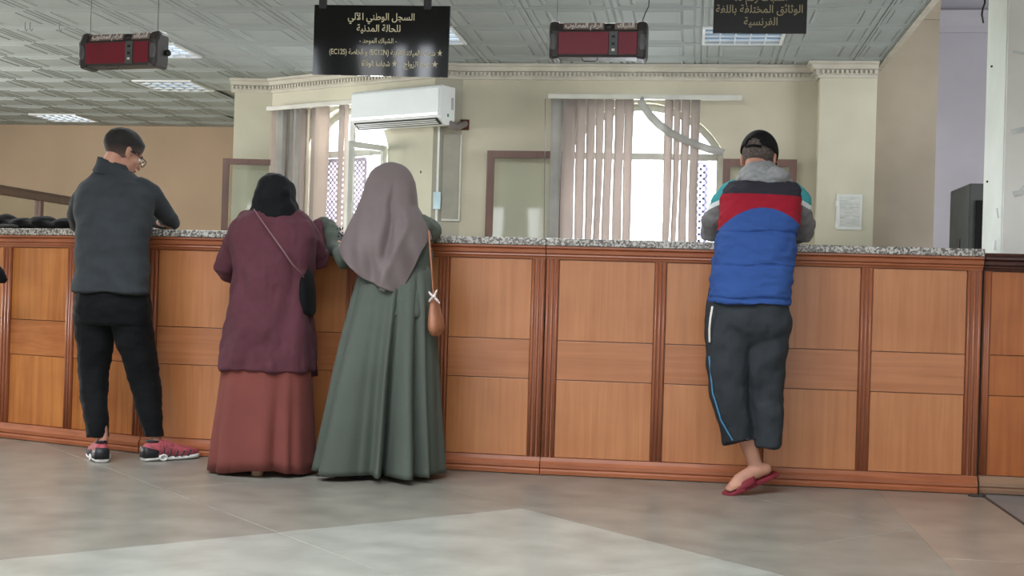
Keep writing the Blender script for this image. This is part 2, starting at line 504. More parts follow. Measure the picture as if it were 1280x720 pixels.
for i in range(-14, 5):
    for j in range(-2, 11):
        if (i, j) in LIGHTS: continue
        x, y = -1.2+.6*i+.3, 8.47+.6*j+.3
        if (y > 10.9 and x > -2.3) or (y > 11.3 and x > -4.2-max(0, y-11.6)*.42): continue
        o = D.objects.new('ceiling_tile', tile0); C.objects.link(o); o.parent = ceiling
        o.location = (x, y, -.0)
        if x > 1.2: o.scale.x = .38; o.location.x = 1.2+.115
# raised right-hand bay
obj('fascia', boxm((1.43, 4.6, ZC-.01), (1.47, 15.2, 3.6)), plaster, ceiling)
obj('fascia', boxm((-10, 4.56, ZC), (1.47, 4.6, 5.6)), plaster, ceiling)
obj('fascia', boxm((1.47, 4.56, 3.6), (6, 4.6, 5.6)), plaster, ceiling)
obj('ceiling_bay', boxm((1.43, 4.6, 3.6), (6, 15.2, 3.7)), ceilm, ceiling)
bm = nbm()
for a_, b_ in (((-10, -6.2), (6, -1.8)), ((-10, 3.4), (6, 4.6)), ((-10, -1.8), (-6.6, 3.4)), ((1.0, -1.8), (6, 3.4))): box(bm, (*a_, 5.5), (*b_, 5.6))
obj('atrium_ceiling', bm, ceilm, ceiling)

# ---- ceiling lights
louvre = mat('white_louvre_metal', (232, 240, 246), .3, var=.02)
tubem = emit_mat('fluorescent_tube', (190, 214, 240), .55)
tubew = emit_mat('lit_fluorescent_tube', (225, 238, 255), 2.2)
reflm = mat('lamp_reflector', (96, 128, 152), .3, metal=.3, var=.05)
LLAB = ['square louvred ceiling light half hidden by the right-hand black sign', 'square louvred ceiling light peeping out at the right edge of the big hanging sign',
        'bright louvred ceiling light just right of the left-hand red display', 'louvred ceiling light above and left of the narrow cream pier',
        'farthest louvred ceiling light, over the tan wall at the left']
for n, ((i, j), lab) in enumerate(zip(LIGHTS, LLAB)):
    x, y = -1.2+.6*i+.3, 8.47+.6*j+.3
    t = thing('ceiling_light', lab, 'ceiling light', (x, y, ZC), 'louvred lights in the ceiling grid')
    bm = nbm()
    for a, b in (((-.297, -.297), (.297, -.275)), ((-.297, .275), (.297, .297)), ((-.297, -.275), (-.275, .275)), ((.275, -.275), (.297, .275))):
        box(bm, (x+a[0], y+a[1], ZC-.012), (x+b[0], y+b[1], ZC+.02))
    obj('frame', bm, white, t)
    obj('reflector', boxm((x-.28, y-.28, ZC+.022), (x+.28, y+.28, ZC+.029)), reflm, t)
    for k in range(4):
        yy = y-.21+k*.14
        obj('tube', tube(nbm(), [(x-.26, yy, ZC+.012), (x+.26, yy, ZC+.012)], .008, 8), tubem if n in (0, 3) else tubew, t)
    for k in range(4):
        xx = x-.275+.11*(k+1)
        obj('louvre', boxm((xx-.004, y-.275, ZC-.012), (xx+.004, y+.275, ZC+.004)), louvre, t)
    for k in range(3):
        yy = y-.14+k*.14
        obj('louvre', boxm((x-.275, yy-.006, ZC-.012), (x+.275, yy+.006, ZC+.002)), louvre, t)

# ---- walls with arched windows
def arch_pts(cx, hw, zs, rise, n=18):
    R = (hw*hw+rise*rise)/(2*rise); zc = zs+rise-R; a0 = math.asin(min(1, hw/R))
    return [(cx+R*math.sin(-a0+2*a0*k/n), zc+R*math.cos(-a0+2*a0*k/n)) for k in range(n+1)]
def arch_wall(P, Q, zt, cx, hw, zsill, zspr, rise, thick=.22):
    L = (V(Q[:2])-V(P[:2])).length; F = frame(P, Q)
    ap = arch_pts(cx, hw, zspr, rise)
    bm = nbm()
    def q(*pts):
        f = [bm.verts.new(F @ V((x, 0, z))) for x, z in pts]
        bm.faces.new(f)
    for a, b in ((0, zsill), (zsill, zspr), (zspr, zt)):
        q((0, a), (cx-hw, a), (cx-hw, b), (0, b)); q((cx+hw, a), (L, a), (L, b), (cx+hw, b))
    xs = [p[0] for p in ap]
    for a, b in zip(ap, ap[1:]):
        q(a, b, (b[0], zt), (a[0], zt)); q((a[0], 0), (b[0], 0), (b[0], zsill), (a[0], zsill))
    bmesh.ops.remove_doubles(bm, verts=bm.verts, dist=1e-4)
    g = bmesh.ops.extrude_face_region(bm, geom=bm.faces[:])
    bmesh.ops.translate(bm, verts=[v for v in g['geom'] if isinstance(v, bmesh.types.BMVert)], vec=F.to_3x3() @ V((0, thick, 0)))
    bmesh.ops.recalc_face_normals(bm, faces=bm.faces)
    return bm, F
def outline_sweep(F, pts, wid, y0, y1, closed=False):
    "a flat band of width wid inside the outline pts (x,z), from depth y0 to y1"
    bm = nbm(); rows = []
    n = len(pts)
    for i, p in enumerate(pts):
        p = V(p)
        a = V(pts[(i-1) % n]) if (closed or i > 0) else None
        b = V(pts[(i+1) % n]) if (closed or i < n-1) else None
        ds = [d.normalized() for d in ([p-a] if a is not None else [])+([b-p] if b is not None else [])]
        nn = [V((d.y, -d.x)) for d in ds]
        o = nn[0] if len(nn) == 1 else (nn[0]+nn[1])/((nn[0]+nn[1]).length_squared/2)
        q = p+o*wid
        rows.append([bm.verts.new(F @ V(c)) for c in ((p.x, y0, p.y), (q.x, y0, q.y), (q.x, y1, q.y), (p.x, y1, p.y))])
    for a, b in zip(rows, rows[1:]): ringfaces(bm, a, b)
    if closed: ringfaces(bm, rows[-1], rows[0])
    else: bm.faces.new(rows[0]); bm.faces.new(rows[-1][::-1])
    bmesh.ops.recalc_face_normals(bm, faces=bm.faces)
    return bm

BW0, BW1 = (-2.0, 10.60), (.98, 10.60)
A = V((-3.97, 11.42)); dirAB = V((math.cos(math.radians(-27)), math.sin(math.radians(-27))))
Bp = onplane(539, 250, A, A+dirAB); B = V((Bp.x, Bp.y))

# back wall (window centre at px 804)
wc = at(803, 190, 10.6).x-BW0[0]
zspr = at(803, 190, 10.6).z; zap = at(803, 131, 10.6).z
HW = (at(897, 190, 10.6).x-at(710, 190, 10.6).x)/2+.05
bm, FB = arch_wall(BW0, BW1, ZC, wc, HW, .95, zspr, zap-zspr+.02)
wall_back = obj('wall_back', bm, cream, label='cream back wall with a wide arched window', kind='structure')
pl = obj('pilaster', boxm((.955, 10.42, 0), (1.40, 10.9, ZC)), cream2, wall_back)
# left angled wall
Lab = (B-A).length
bm, FA = None, frame(A, B)
def xa(px, py=190):
    p = onplane(px, py, A, B); return (V((p.x, p.y))-A).length, p.z
x0, z0 = xa(384); x1, z1 = xa(485, 184)
wc2 = (x0+x1)/2; hw2 = (x1-x0)/2
zs2 = xa(440, 186)[1]; za2 = xa(436, 133)[1]
bm, FA = arch_wall(A, B, ZC, wc2, hw2, .95, zs2, za2-zs2)
wall_left = obj('wall_left', bm, cream2, label='pale cream angled wall with the arched window behind the air conditioner', kind='structure')
bm = nbm()
PA = at(291, 200, 11.38)
sweep(bm, [(-5.5, 14.9), (PA.x, 11.38), (A.x, A.y)], [(0, 0), (0, ZC), (-.15, ZC), (-.15, 0)])
obj('pier', bm, cream2, wall_left)
bm = nbm(); sweep(bm, [(B.x, B.y), (BW0[0], BW0[1])], [(0, 0), (0, ZC), (-.1, ZC), (-.1, 0)])
obj('pier', bm, mat('shaded_cream_paint', (168, 164, 148), .75, var=.05, scale=2), wall_left)  # cream greyed in the colour where this face turns from the window light
far = obj('wall_far', boxm((-10, 14.87, 0), (-5.42, 15.1, ZC+.02)), tan, label='tan wall far behind at the left', kind='structure')
lw = obj('wall_side_left', boxm((-10.1, -6.2, 0), (-10, 15.1, 5.6)), tan, label='tan side wall', kind='structure')
rw = obj('wall_side_right', boxm((6, -6.2, 0), (6.1, 15.1, 5.6)), cream, label='cream side wall on the right', kind='structure')
RX = at(1168, 100, 10.9).x
wr = obj('wall_recess', boxm((1.40, 10.75, 0), (RX, 10.95, 3.6)), recess, label='beige-grey wall beyond the edge of the hung ceiling', kind='structure')
wl = obj('wall_lilac', boxm((RX-.05, 11.6, 0), (6, 11.8, 3.6)), lilac, label='lilac wall between the beige recess and the pale pillar', kind='structure')
bm = nbm(); zt = at(1190, 14, 11.55).z
sweep(bm, [(RX-.1, 11.6), (6, 11.6)], [(0, zt-.18), (.02, zt-.18), (.03, zt-.12), (.08, zt-.06), (.10, zt), (0, zt)])
obj('trim_1', bm, lilac, label='lilac cornice on the lilac wall', kind='structure')
bm = nbm()
sweep(bm, [(1.47, 10.75), (RX, 10.75)], [(0, zt-.25), (.02, zt-.25), (.03, zt-.19), (.06, zt-.12), (.07, zt-.08), (0, zt-.08)])
obj('trim_2', bm, recess, label='worn cornice on the beige recess wall', kind='structure')
# window wall behind the camera
bm = nbm(); 
box(bm, (-10, -6.2, 0), (6, -6.0, .4)); box(bm, (-10, -6.2, 2.75), (6, -6.0, 5.6))
for x in (-10, -7.2, -4.4, -1.6, 1.2, 4.0): box(bm, (x, -6.2, .4), (x+.5, -6.0, 2.7))
wf = obj('wall_front', bm, mat('shaded_wall_paint', (120, 118, 110), .8), label='entrance wall behind the camera with tall windows', kind='structure')
for k in range(30):
    x = -9.6+k*.5+.12*math.sin(k*2.3); w_ = .16+.07*math.sin(k*1.7)
    bm = nbm(); prev = None
    for q in range(9):
        z = .3+q*.305; sw = .05*math.sin(q*.7+k)
        r = [bm.verts.new((x+sw+u*w_, -5.72+.03*math.sin(u*9+k), z)) for u in (-1, -.5, 0, .5, 1)]
        if prev: ringfaces(bm, prev, r, False)
        prev = r
    obj('curtain', bm, mat('drab_curtain_cloth', (120, 122, 118), .9, trans=.12), wf, smooth=True)

# right-hand pillar
pr = nbm()
PX = 1.50
PIL = thing('pillar', 'pale square pillar rising from the right end of the counter', None, (2.0, 6.9, 0), kind='structure')
obj('pillar_shaft', boxm((PX+.006, 6.56, 0), (2.6, 6.98, 3.6)), pillarm, PIL)
obj('pillar_face', boxm((PX, 6.57, 0), (PX+.012, 6.985, 3.6)), pillarm2, PIL)
bm = nbm()
pts = [at(1253+4*math.sin(k*1.7), 300-k*40, 6.55) for k in range(9)]
tape = mat('peeling_tape', (225, 228, 225), .25, var=.1)
def strip(a, b, wdt, Y, m, name, parent, off=.004):
    bm = nbm(); p, q = at(*a, Y), at(*b, Y); d = (q-p).normalized(); n = V((d.z, 0, -d.x))*wdt/2
    f = [p-n, p+n, q+n*1.4, q-n*.6]
    vs = [bm.verts.new(x) for x in f]+[bm.verts.new(x+V((0, -off, 0))+d*.004) for x in f]
    bm.faces.new(vs[:4]); bm.faces.new(vs[4:][::-1]); ringfaces(bm, vs[:4], vs[4:])
    return obj(name, bm, m, parent)
for a, b, ww in (((1266, 64), (1284, 67), .012), ((1264, 165), (1282, 160), .025), ((1266, 242), (1282, 238), .022), ((1268, 246), (1280, 232), .008),
                 ((1246, 260), (1248, 272), .008), ((1244, 300), (1244, 312), .012)):
    strip(a, b, ww, 6.556, tape, 'tape_scrap', PIL)
for x, y in ((1239.5, 83), (1234, 227)):
    obj('screw_hole', ball(nbm(), at(x, y, 6.72), (.006, .006, .006), n=8), black, PIL)
o = obj('cable', tube(nbm(), [at(1231.5, -12, 6.6), at(1231, 4, 6.58), at(1228.5, 10, 6.6), at(1227.3, 18, 6.62), at(1229, 28, 6.66)], .005, 8), black)
tag(o, 'black cable hanging down the top edge of the pale pillar', 'cable')

# ---- cornices with dentils
def cornice(path, name, lab, zt=ZC, h=.125, out=.10):
    prof = [(0, zt-h), (.018, zt-h), (.022, zt-h+.02), (.034, zt-h+.025), (.036, zt-h+.062), (.055, zt-h+.066), (.075, zt-.03), (out, zt-.022), (out, zt-.002), (0, zt-.002)]
    o = obj(name, sweep(nbm(), path, prof), plaster, label=lab, kind='structure')
    bm = nbm()
    for p, q in zip(path, path[1:]):
        F = frame(p, q); L = (V(q[:2])-V(p[:2])).length; k = int(L/.036)
        for i in range(k):
            x = (i+.5)*L/k
            fbox(bm, F, (x-.010, -.052, zt-h+.030), (x+.010, -.034, zt-h+.058))
    d = obj('dentil_row', bm, plaster, o); d['kind'] = 'stuff'
    return o
cornice([(PA.x-.03, 11.38), (A.x, A.y), (B.x, B.y), (BW0[0], BW0[1]), (.955, 10.6), (.955, 10.42), (1.40, 10.42)], 'trim_3', 'dentilled plaster cornice running along the window walls under the ceiling')

# ---- windows
fabric_t = mat('blind_fabric', (178, 168, 162), .9, var=.05, scale=3, stretch=(1, 1, .3), trans=.45)
fabric_g = mat('grey_blind_fabric', (186, 184, 180), .9, var=.06, scale=5, trans=.4)
latt = mat('lilac_lattice_paint', (214, 212, 230), .6, trans=.5)
latt2 = mat('grey_lattice_paint', (176, 168, 176), .6, trans=.5)
def lattice(F, x0, x1, z0, z1, y, m, parent, s=.055, wd=.017):
    bm = nbm()
    L = z1-z0; W = x1-x0
    k = int((W+L)/s)+1
    for i in range(k):
        for sg in (1, -1):
            c = i*s
            pts = []
            if sg == 1:   # x+z=c
                xa_, za_ = min(c, W), c-min(c, W)
                xb_, zb_ = max(0, c-L), min(c, L)
            else:
                xa_, za_ = W-min(c, W), c-min(c, W)
                xb_, zb_ = W-max(0, c-L), min(c, L)
            a, b = V((x0+xa_, z0+za_)), V((x0+xb_, z0+zb_))
            if (b-a).length < .02 or za_ > L: continue
            d = (b-a).normalized(); n = V((-d.y, d.x))*wd/2
            vs = [bm.verts.new(F @ V((p.x, yy, p.y))) for yy in (y, y+.006) for p in (a-n, a+n, b+n, b-n)]
            bm.faces.new(vs[:4]); bm.faces.new(vs[4:][::-1]); ringfaces(bm, vs[:4], vs[4:])
    o = obj('lattice', bm, m, parent); o['kind'] = 'stuff'
    obj('lattice_frame', outline_sweep(F, [(x0, z0), (x0, z1), (x1, z1), (x1, z0)], .025, y-.005, y+.015, True), m, parent)
def casement(P0, P1, z0, z1, parent, fw=.06, m=brownw, name='casement', mid=None):
    F = frame(P0, P1); L = (V(P1[:2])-V(P0[:2])).length
    c = obj(name, outline_sweep(F, [(0, z0), (0, z1), (L, z1), (L, z0)], fw, -.018, .018, True), m, parent)
    obj('pane', fbox(nbm(), F, (fw-.005, -.003, z0+fw), (L-fw+.005, .003, z1-fw)), glass, c)
    if mid is not None: obj('glazing_bar', fbox(nbm(), F, (fw, -.012, mid-.015), (L-fw, .012, mid+.015)), m, c)
    return c
def window(n, F, cx, hw, zsill, zspr, rise, lab, y=.09):
    t = thing('window_%d' % n, lab, None, F @ V((cx, 0, zsill)), kind='structure')
    pts = [(cx-hw, zsill)]+arch_pts(cx, hw, zspr, rise)+[(cx+hw, zsill)]
    obj('window_frame', outline_sweep(F, pts, .055, y, y+.06, True), greyp, t)
    obj('transom', fbox(nbm(), F, (cx-hw+.05, y, zspr-.055), (cx+hw-.05, y+.05, zspr)), greyp, t)
    bm = nbm(); ap = arch_pts(cx, hw-.045, zspr+.005, rise-.05)
    vs = [bm.verts.new(F @ V((x, yy, z))) for yy in (y+.02, y+.026) for x, z in ap]
    k = len(ap); bm.faces.new(vs[:k]); bm.faces.new(vs[k:][::-1]); ringfaces(bm, vs[:k], vs[k:])
    obj('fanlight_pane', bm, glass, t)
    return t
w1 = window(1, FB, wc, HW, .95, zspr, zap-zspr+.02, 'wide arched window behind the vertical blinds in the cream back wall')
xb = lambda px: at(px, 250, 10.6).x-BW0[0]
lattice(FB, xb(866), xb(884), 1.0, zspr-.06, .16, latt, w1)
# its brown inner casements stand open against the wall
zc0 = at(640, 330, 10.5).z
ct = at(609, 188, 10.5)
casement((at(608, 240, 10.52).x, 10.52), (at(702, 240, 10.42).x, 10.50), zc0, ct.z, w1)
ct = at(950, 199, 10.5)
casement((at(903, 240, 10.5).x, 10.52), (at(995, 240, 10.5).x, 10.50), zc0, ct.z, w1)
w2 = window(2, FA, wc2, hw2, .95, zs2, za2-zs2, 'arched window in the angled wall, partly behind the air conditioner')
lattice(FA, xa(398)[0]-.28, xa(444)[0], 1.0, zs2-.06, .16, latt2, w2, s=.05)
# a white casement ajar, and a brown one folded against the pier
hx = xa(484)[0]-.03
P1 = FA @ V((hx, .02, 0)); P0 = FA @ V((hx-.05, -.42, 0))
q = onplane(464, 200, (P0.x, P0.y), (P1.x, P1.y))
casement((P0.x, P0.y), (P1.x, P1.y), 1.0, zs2+.01, w2, fw=.05, m=whitep)
casement((at(277, 240, 11.2).x, 11.22), (at(352, 240, 11.2).x, 11.30), at(300, 330, 11.2).z, at(300, 198, 11.2).z, w2, fw=.055)

# vertical blinds
def blind(name, lab, F, railx0, railx1, zr, y, slats, zb, group, m=None, rail=None):
    t = thing(name, lab, 'blind', F @ V(((railx0+railx1)/2, y, zb)), group)
    obj('head_rail', fbox(nbm(), F, (railx0, y-.025, zr-.02), (railx1, y+.02, zr+.02)), rail or whitep, t, bevel=.004)
    for i, (a, b, mm, tw) in enumerate(slats):
        bm = nbm(); n = 14; c = (a+b)/2; h = (b-a)/2
        rows = []
        for k in range(n+1):
            z = zr-.02-(zr-.02-zb)*k/n
            ph = i*1.3
            sw = .006*math.sin(k*.5+ph)*k/n
            hh = h*(1-.12*math.sin(k*.33+ph)*k/n-.16*k/n)
            ang = tw+.25*math.sin(k*.25+ph)
            rows.append([bm.verts.new(F @ V((c+sw+u*hh, y+u*hh*math.tan(ang)*.6+.004*(1-u*u), z))) for u in (-1, -.33, .33, 1)])
        for r, s in zip(rows, rows[1:]):
            for j in range(3): bm.faces.new((r[j], r[j+1], s[j+1], s[j]))
        obj('slat', bm, mm, t, smooth=True, solid=.0015)
    return t
xr = lambda px: at(px, 200, 10.45).x-BW0[0]
sl = [(687, 702, fabric_g, .1), (702, 719, fabric_t, .2), (719, 731.5, fabric_t, -.2), (732, 743, fabric_t, .2), (743.5, 753.5, fabric_t, .3), (754, 765.5, fabric_t, -.2),
      (767, 779, fabric_t, .2), (779, 790.5, fabric_t, -.3), (829, 840, fabric_t, .3), (841, 849, fabric_t, .9), (850, 861, fabric_t, .2), (862, 873.5, fabric_t, -.2)]
zr = at(800, 121.5, 10.45).z
vb = blind('vertical_blind', 'sagging beige vertical blind with missing slats over the wide arched window', FB, xr(683), xr(925), zr, -.15,
           [(xr(a), xr(b), m, tw) for a, b, m, tw in sl], 1.02, 'vertical blinds on the arched windows')
# the slat that has slipped and hangs across the fanlight
bm = nbm(); rows = []
for k, (x, y) in enumerate(((800, 124), (805, 134), (813, 145), (824, 156), (838, 166), (853, 174), (870, 181), (888, 187), (904, 191))):
    p = at(x, y, 10.42); rows.append([bm.verts.new(p+V((u*.02, -.003*u, u*.026))) for u in (-1, 1)])
for r, s in zip(rows, rows[1:]): bm.faces.new((r[0], r[1], s[1], s[0]))
obj('slipped_slat', bm, fabric_g, vb, smooth=True, solid=.002, label='fallen slat slanting across the arch')
cord = nbm(); tube(cord, [at(681.5, 124, 10.43), at(681, 200, 10.43), at(680, 300, 10.43)], .003, 6)
obj('pull_cord', cord, steel, vb)
# angled one
def xs2(px): return onplane(px, 190, A+V((0, -.12)), B+V((0, -.12)))
def xr2(px):
    p = xs2(px); return (V((p.x, p.y))-A-V((0, -.12))).dot(dirAB)+.0
zr2 = onplane(390, 132, A+V((0, -.12)), B+V((0, -.12))).z
fabric_w = mat('pale_pink_blind_fabric', (200, 188, 178), .9, var=.05, scale=3, trans=.4)
sl2 = [(343, 350, fabric_w, .2), (350, 358, fabric_g, .1), (358, 362, fabric_g, .9), (362, 366, fabric_t, -.9), (366, 370, fabric_g, .8), (370, 374, fabric_t, -.8), (374, 379, fabric_g, .6),
       (380, 386, fabric_t, .5), (388, 393, fabric_w, -.4), (395, 399, fabric_t, .6), (400, 416, fabric_w, .1), (429, 435, fabric_t, .3), (436, 441, fabric_w, .2), (443, 450, fabric_g, .3)]
blind('vertical_blind', 'bunched beige vertical blind over the angled window left of the air conditioner', FA, xr2(339), xr2(452), zr2, -.11,
      [(xr2(a), xr2(b), m, tw) for a, b, m, tw in sl2], 1.02, 'vertical blinds on the arched windows')

# ================================================================== COUNTER
CT = 1.140    # underside of the granite
c0 = (-4.9, 7.02); c1 = onfloor(176, 566); c1 = (c1.x, c1.y); c2 = (-.735, 6.272); c3 = (1.372, 6.348); c4 = (4.6, 6.44)
base_prof = [(-.02, 0), (.0, 0), (.022, .004), (.024, .022), (.018, .030), (.024, .038), (.024, .055), (.012, .068), (.006, .086), (-.02, .086)]
top_prof = [(-.02, 1.075), (.004, 1.075), (.008, 1.085), (.014, 1.09), (.012, 1.098), (.022, 1.104), (.024, 1.118), (.018, 1.124), (.030, 1.130), (.030, 1.140), (-.02, 1.140)]
def mitre(p, dirs, d):
    "the point d behind the corner p of a run with these directions"
    nn = [V((-u.y, u.x)) for u in dirs]; o = nn[0] if len(nn) == 1 else (nn[0]+nn[1])/((nn[0]+nn[1]).length_squared/2)
    q = V(p[:2])+o*d; return q
def quad_prism(p4, z0, z1):
    bm = nbm(); a = [bm.verts.new((q.x, q.y, z0)) for q in p4]; b = [bm.verts.new((q.x, q.y, z1)) for q in p4]
    ringfaces(bm, a, b); bm.faces.new(a[::-1]); bm.faces.new(b); bmesh.ops.recalc_face_normals(bm, faces=bm.faces); return bm
def block(P, Q, before, after, d0, d1, z0, z1, g=.002):
    P, Q = V(P[:2]), V(Q[:2]); u = (Q-P).normalized()
    dp = [(P-V(before[:2])).normalized(), u] if before else [u]; dq = [u, (V(after[:2])-Q).normalized()] if after else [u]
    return quad_prism([mitre(P, dp, d0)+u*g, mitre(Q, dq, d0)-u*g, mitre(Q, dq, d1)-u*g, mitre(P, dp, d1)+u*g], z0, z1)
def counter(name, lab, P, Q, stiles, mats, depth=.45, plinth=None, before=None, after=None):
    mv, mh, ms, mm = mats
    t = thing(name, lab, 'counter', (P[0], P[1], 0), 'wooden counter sections')
    F = frame(P, Q); L = (V(Q[:2])-V(P[:2])).length
    obj('carcass', block(P, Q, before, after, .012, depth, .01, CT, .004), W_D, t)
    Pe, Qe = V(P[:2])+(V(Q[:2])-V(P[:2])).normalized()*.0015, V(Q[:2])-(V(Q[:2])-V(P[:2])).normalized()*.0015
    obj('base_moulding', sweep(nbm(), [Pe, Qe], base_prof), mm if plinth is None else plinth, t)
    obj('top_moulding', sweep(nbm(), [Pe, Qe], top_prof), mm, t)
    ed = []
    for s in stiles:
        if s[1] == 'j':
            xs = [s[0]]
        w2_ = s[2]
        x = s[0]
        a, b = max(.003, x-w2_), min(L-.003, x+w2_)
        bm = nbm()
        fbox(bm, F, (a, -.002, .086), (b, .012, 1.075))
        o = obj('stile', bm, W_G, t)
        # beads along the stile
        bm = nbm()
        k = 3
        for q in range(k):
            u = a+.009+(b-a-.018)*q/(k-1)
            tube(bm, [F @ V((u, -.003, .09)), F @ V((u, -.003, 1.072))], .0075, 8, caps=False)
        obj('bead', bm, ms, o, smooth=True)
        ed.append((a, b))
    ed = sorted(ed)
    for (a0, b0), (a1, b1) in zip(ed, ed[1:]):
        for z0, z1, yy, m in ((.088, .472, .004, mv), (.475, .668, .001, mh), (.671, 1.073, .004, mv)):
            obj('panel' if m is mv else 'middle_rail', fbox(nbm(), F, (b0+.002, yy, z0), (a1-.002, .012, z1)), m, t, bevel=.002)
    return t
def sx(px, P, Q, py=450):
    p = onplane(px, py, P, Q); return (V((p.x, p.y))-V(P[:2])).dot((V(Q[:2])-V(P[:2])).normalized())
LA = (V(c1)-V(c0)).length
counter('reception_counter', 'amber wooden counter section at the far left behind the man in dark grey', c0, c1,
        [(.02, 'e', .03), (sx(-75, c0, c1), 's', .028), (sx(6, c0, c1), 's', .034), (sx(86, c0, c1), 's', .028), (LA-.034, 'e', .032)], (WL_V, WL_H, W_S, W_M), after=c2)
LB = (V(c2)-V(c1)).length
counter('reception_counter', 'long wooden counter section the two women stand at', c1, c2,
        [(.034, 'e', .032), (sx(313, c1, c2), 's', .026), (sx(437, c1, c2), 's', .028), (sx(552, c1, c2), 's', .028), (LB-.036, 'e', .034)], (W_V, W_H, W_S, W_M), before=c0, after=c3)
LC = (V(c3)-V(c2)).length
counter('reception_counter', 'long wooden counter section behind the man in the blue vest', c2, c3,
        [(.034, 'e', .032), (sx(823, c2, c3), 's', .028), (sx(950, c2, c3), 's', .026), (sx(1081, c2, c3), 's', .028), (LC-.036, 'e', .034)], (W_V, W_H, W_S, W_M), before=c1)
WO_V = wood_mat('orange_panel_wood', (148, 78, 28), (184, 106, 46))
LD = (V(c4)-V(c3)).length
counter('reception_counter', 'orange wooden counter section at the right edge under the pale pillar', (c3[0]+.01, c3[1]+.03), (c4[0], c4[1]+.03),
        [(.02, 'e', .018), (.62, 's', .028), (1.2, 's', .028), (1.8, 's', .028), (2.4, 's', .028), (LD-.03, 'e', .03)], (WO_V, WO_V, W_S, darkw),
        plinth=wood_mat('faded_plinth_wood', (120, 92, 72), (150, 118, 94), horiz=True), depth=.07)
o = obj('wooden_cap', sweep(nbm(), [(c3[0]+.01, c3[1]+.03), (c4[0], c4[1]+.03)], [(-.08, 1.141), (.03, 1.141), (.035, 1.150), (.03, 1.160), (-.08, 1.160)]), darkw)
tag(o, 'dark wooden capping on the right-hand orange counter section', 'capping')
def top(P, Q, lab, before=None, after=None):
    o = obj('granite_worktop', block(P, Q, before, after, -.038, .50, CT+.001, CT+.038, .001), granite, bevel=.004)
    return tag(o, lab, 'worktop', 'speckled granite worktops')
top(c0, c1, 'speckled granite worktop under the black jacket at the far left', None, c2)
top(c1, c2, 'speckled granite worktop the two women lean on', c0, c3)
top(c2, c3, 'speckled granite worktop under the man in the blue vest', c1)
# broken plaster bit at the foot of the joint
bm = nbm(); p = onfloor(1222, 621)
for k in range(5): ball(bm, p+V((random.uniform(-.03, .03), random.uniform(-.01, .03), .005)), (.018, .014, .010), n=8)
o = obj('rubble', bm, mat('dark_rubble', (70, 62, 58), .9), smooth=True); tag(o, 'small dark crumbs of rubble at the foot of the right counter joint', 'rubble'); o['kind'] = 'stuff'


# ================================================================== HANGING SIGNS AND DISPLAYS
gold = mat('gold_lettering', (238, 228, 194), .45, var=.03)
goldd = mat('dull_gold_lettering', (170, 158, 126), .5, var=.03)
whitel = mat('white_lettering', (240, 236, 232), .5, var=.01)
gloss = mat('glossy_black_sheet', (26, 28, 29), .05, var=.05, spec=.6)
satin = mat('satin_black_sheet', (30, 29, 30), .35, var=.05)
def signframe(c, rz, tilt, roll=0):
    return Matrix.Translation(c) @ Matrix.Rotation(rz, 4, 'Z') @ Matrix.Rotation(roll, 4, 'Y') @ Matrix.Rotation(tilt, 4, 'X')
# big glossy sign
c = at(475.5, 51, 6.45); sw, sh = .742, .366
F = signframe(c, math.radians(-4), math.radians(4.4), math.radians(1.6))
s1 = thing('hanging_sign', 'big glossy black sign with five rows of gold lettering hanging above the scarfed women', 'sign', c)
obj('board', fbox(nbm(), F, (-sw/2, 0, -sh/2), (sw/2, .012, sh/2)), gloss, s1)
rows = [('السجل الوطني الآلي', .0, .107, .050, .365), ('للحالة المدنية', -.012, .047, .050, .24), ('- الشباك الموحد -', -.012, -.012, .036, .205),
        ('★ شهادة الميلاد العادية (EC12N) و الخاصة (EC12S)', .03, -.073, .040, .62)]
for s, x, z, h, wd in rows: text(s, F, x, z, h, gold, s1, width=wd)
text('★ عقد الزواج', F, .225, -.131, .040, gold, s1, width=.185)
text('★ شهادة الوفاة', F, .0, -.131, .040, gold, s1, width=.195)
for x in (-.325, .25):
    h = obj('hanger', fbox(nbm(), F, (x-.022, -.002, sh/2-.02), (x+.022, .014, sh/2+.035)), black, s1, bevel=.004)
    obj('wire', tube(nbm(), [F @ V((x, .006, sh/2+.03)), V(((F @ V((x, 0, 0))).x, c.y, ZC))], .0025, 6), steel, h)
# right-hand sign
c = at(950.5, 3, 6.4); sw, sh = .457, .31
F = signframe(c, math.radians(-2), 0, math.radians(.5))
s2 = thing('hanging_sign', 'smaller matt black sign with dull gold lettering above the man in the vest', 'sign', c)
obj('board', fbox(nbm(), F, (-sw/2, 0, -sh/2), (sw/2, .01, sh/2)), satin, s2)
for s, x, z, h, wd in (('الشباك رقم 05', .0, .008, .058, .26), ('الوثائق المختلفة باللغة', -.005, -.052, .055, .425), ('الفرنسية', .005, -.114, .055, .165)):
    text(s, F, x, z, h, goldd, s2, width=wd)
for x in (-.17, .17): obj('wire', tube(nbm(), [F @ V((x, .005, sh/2-.005)), V(((F @ V((x, 0, 0))).x, c.y, ZC))], .002, 6), steel, s2)

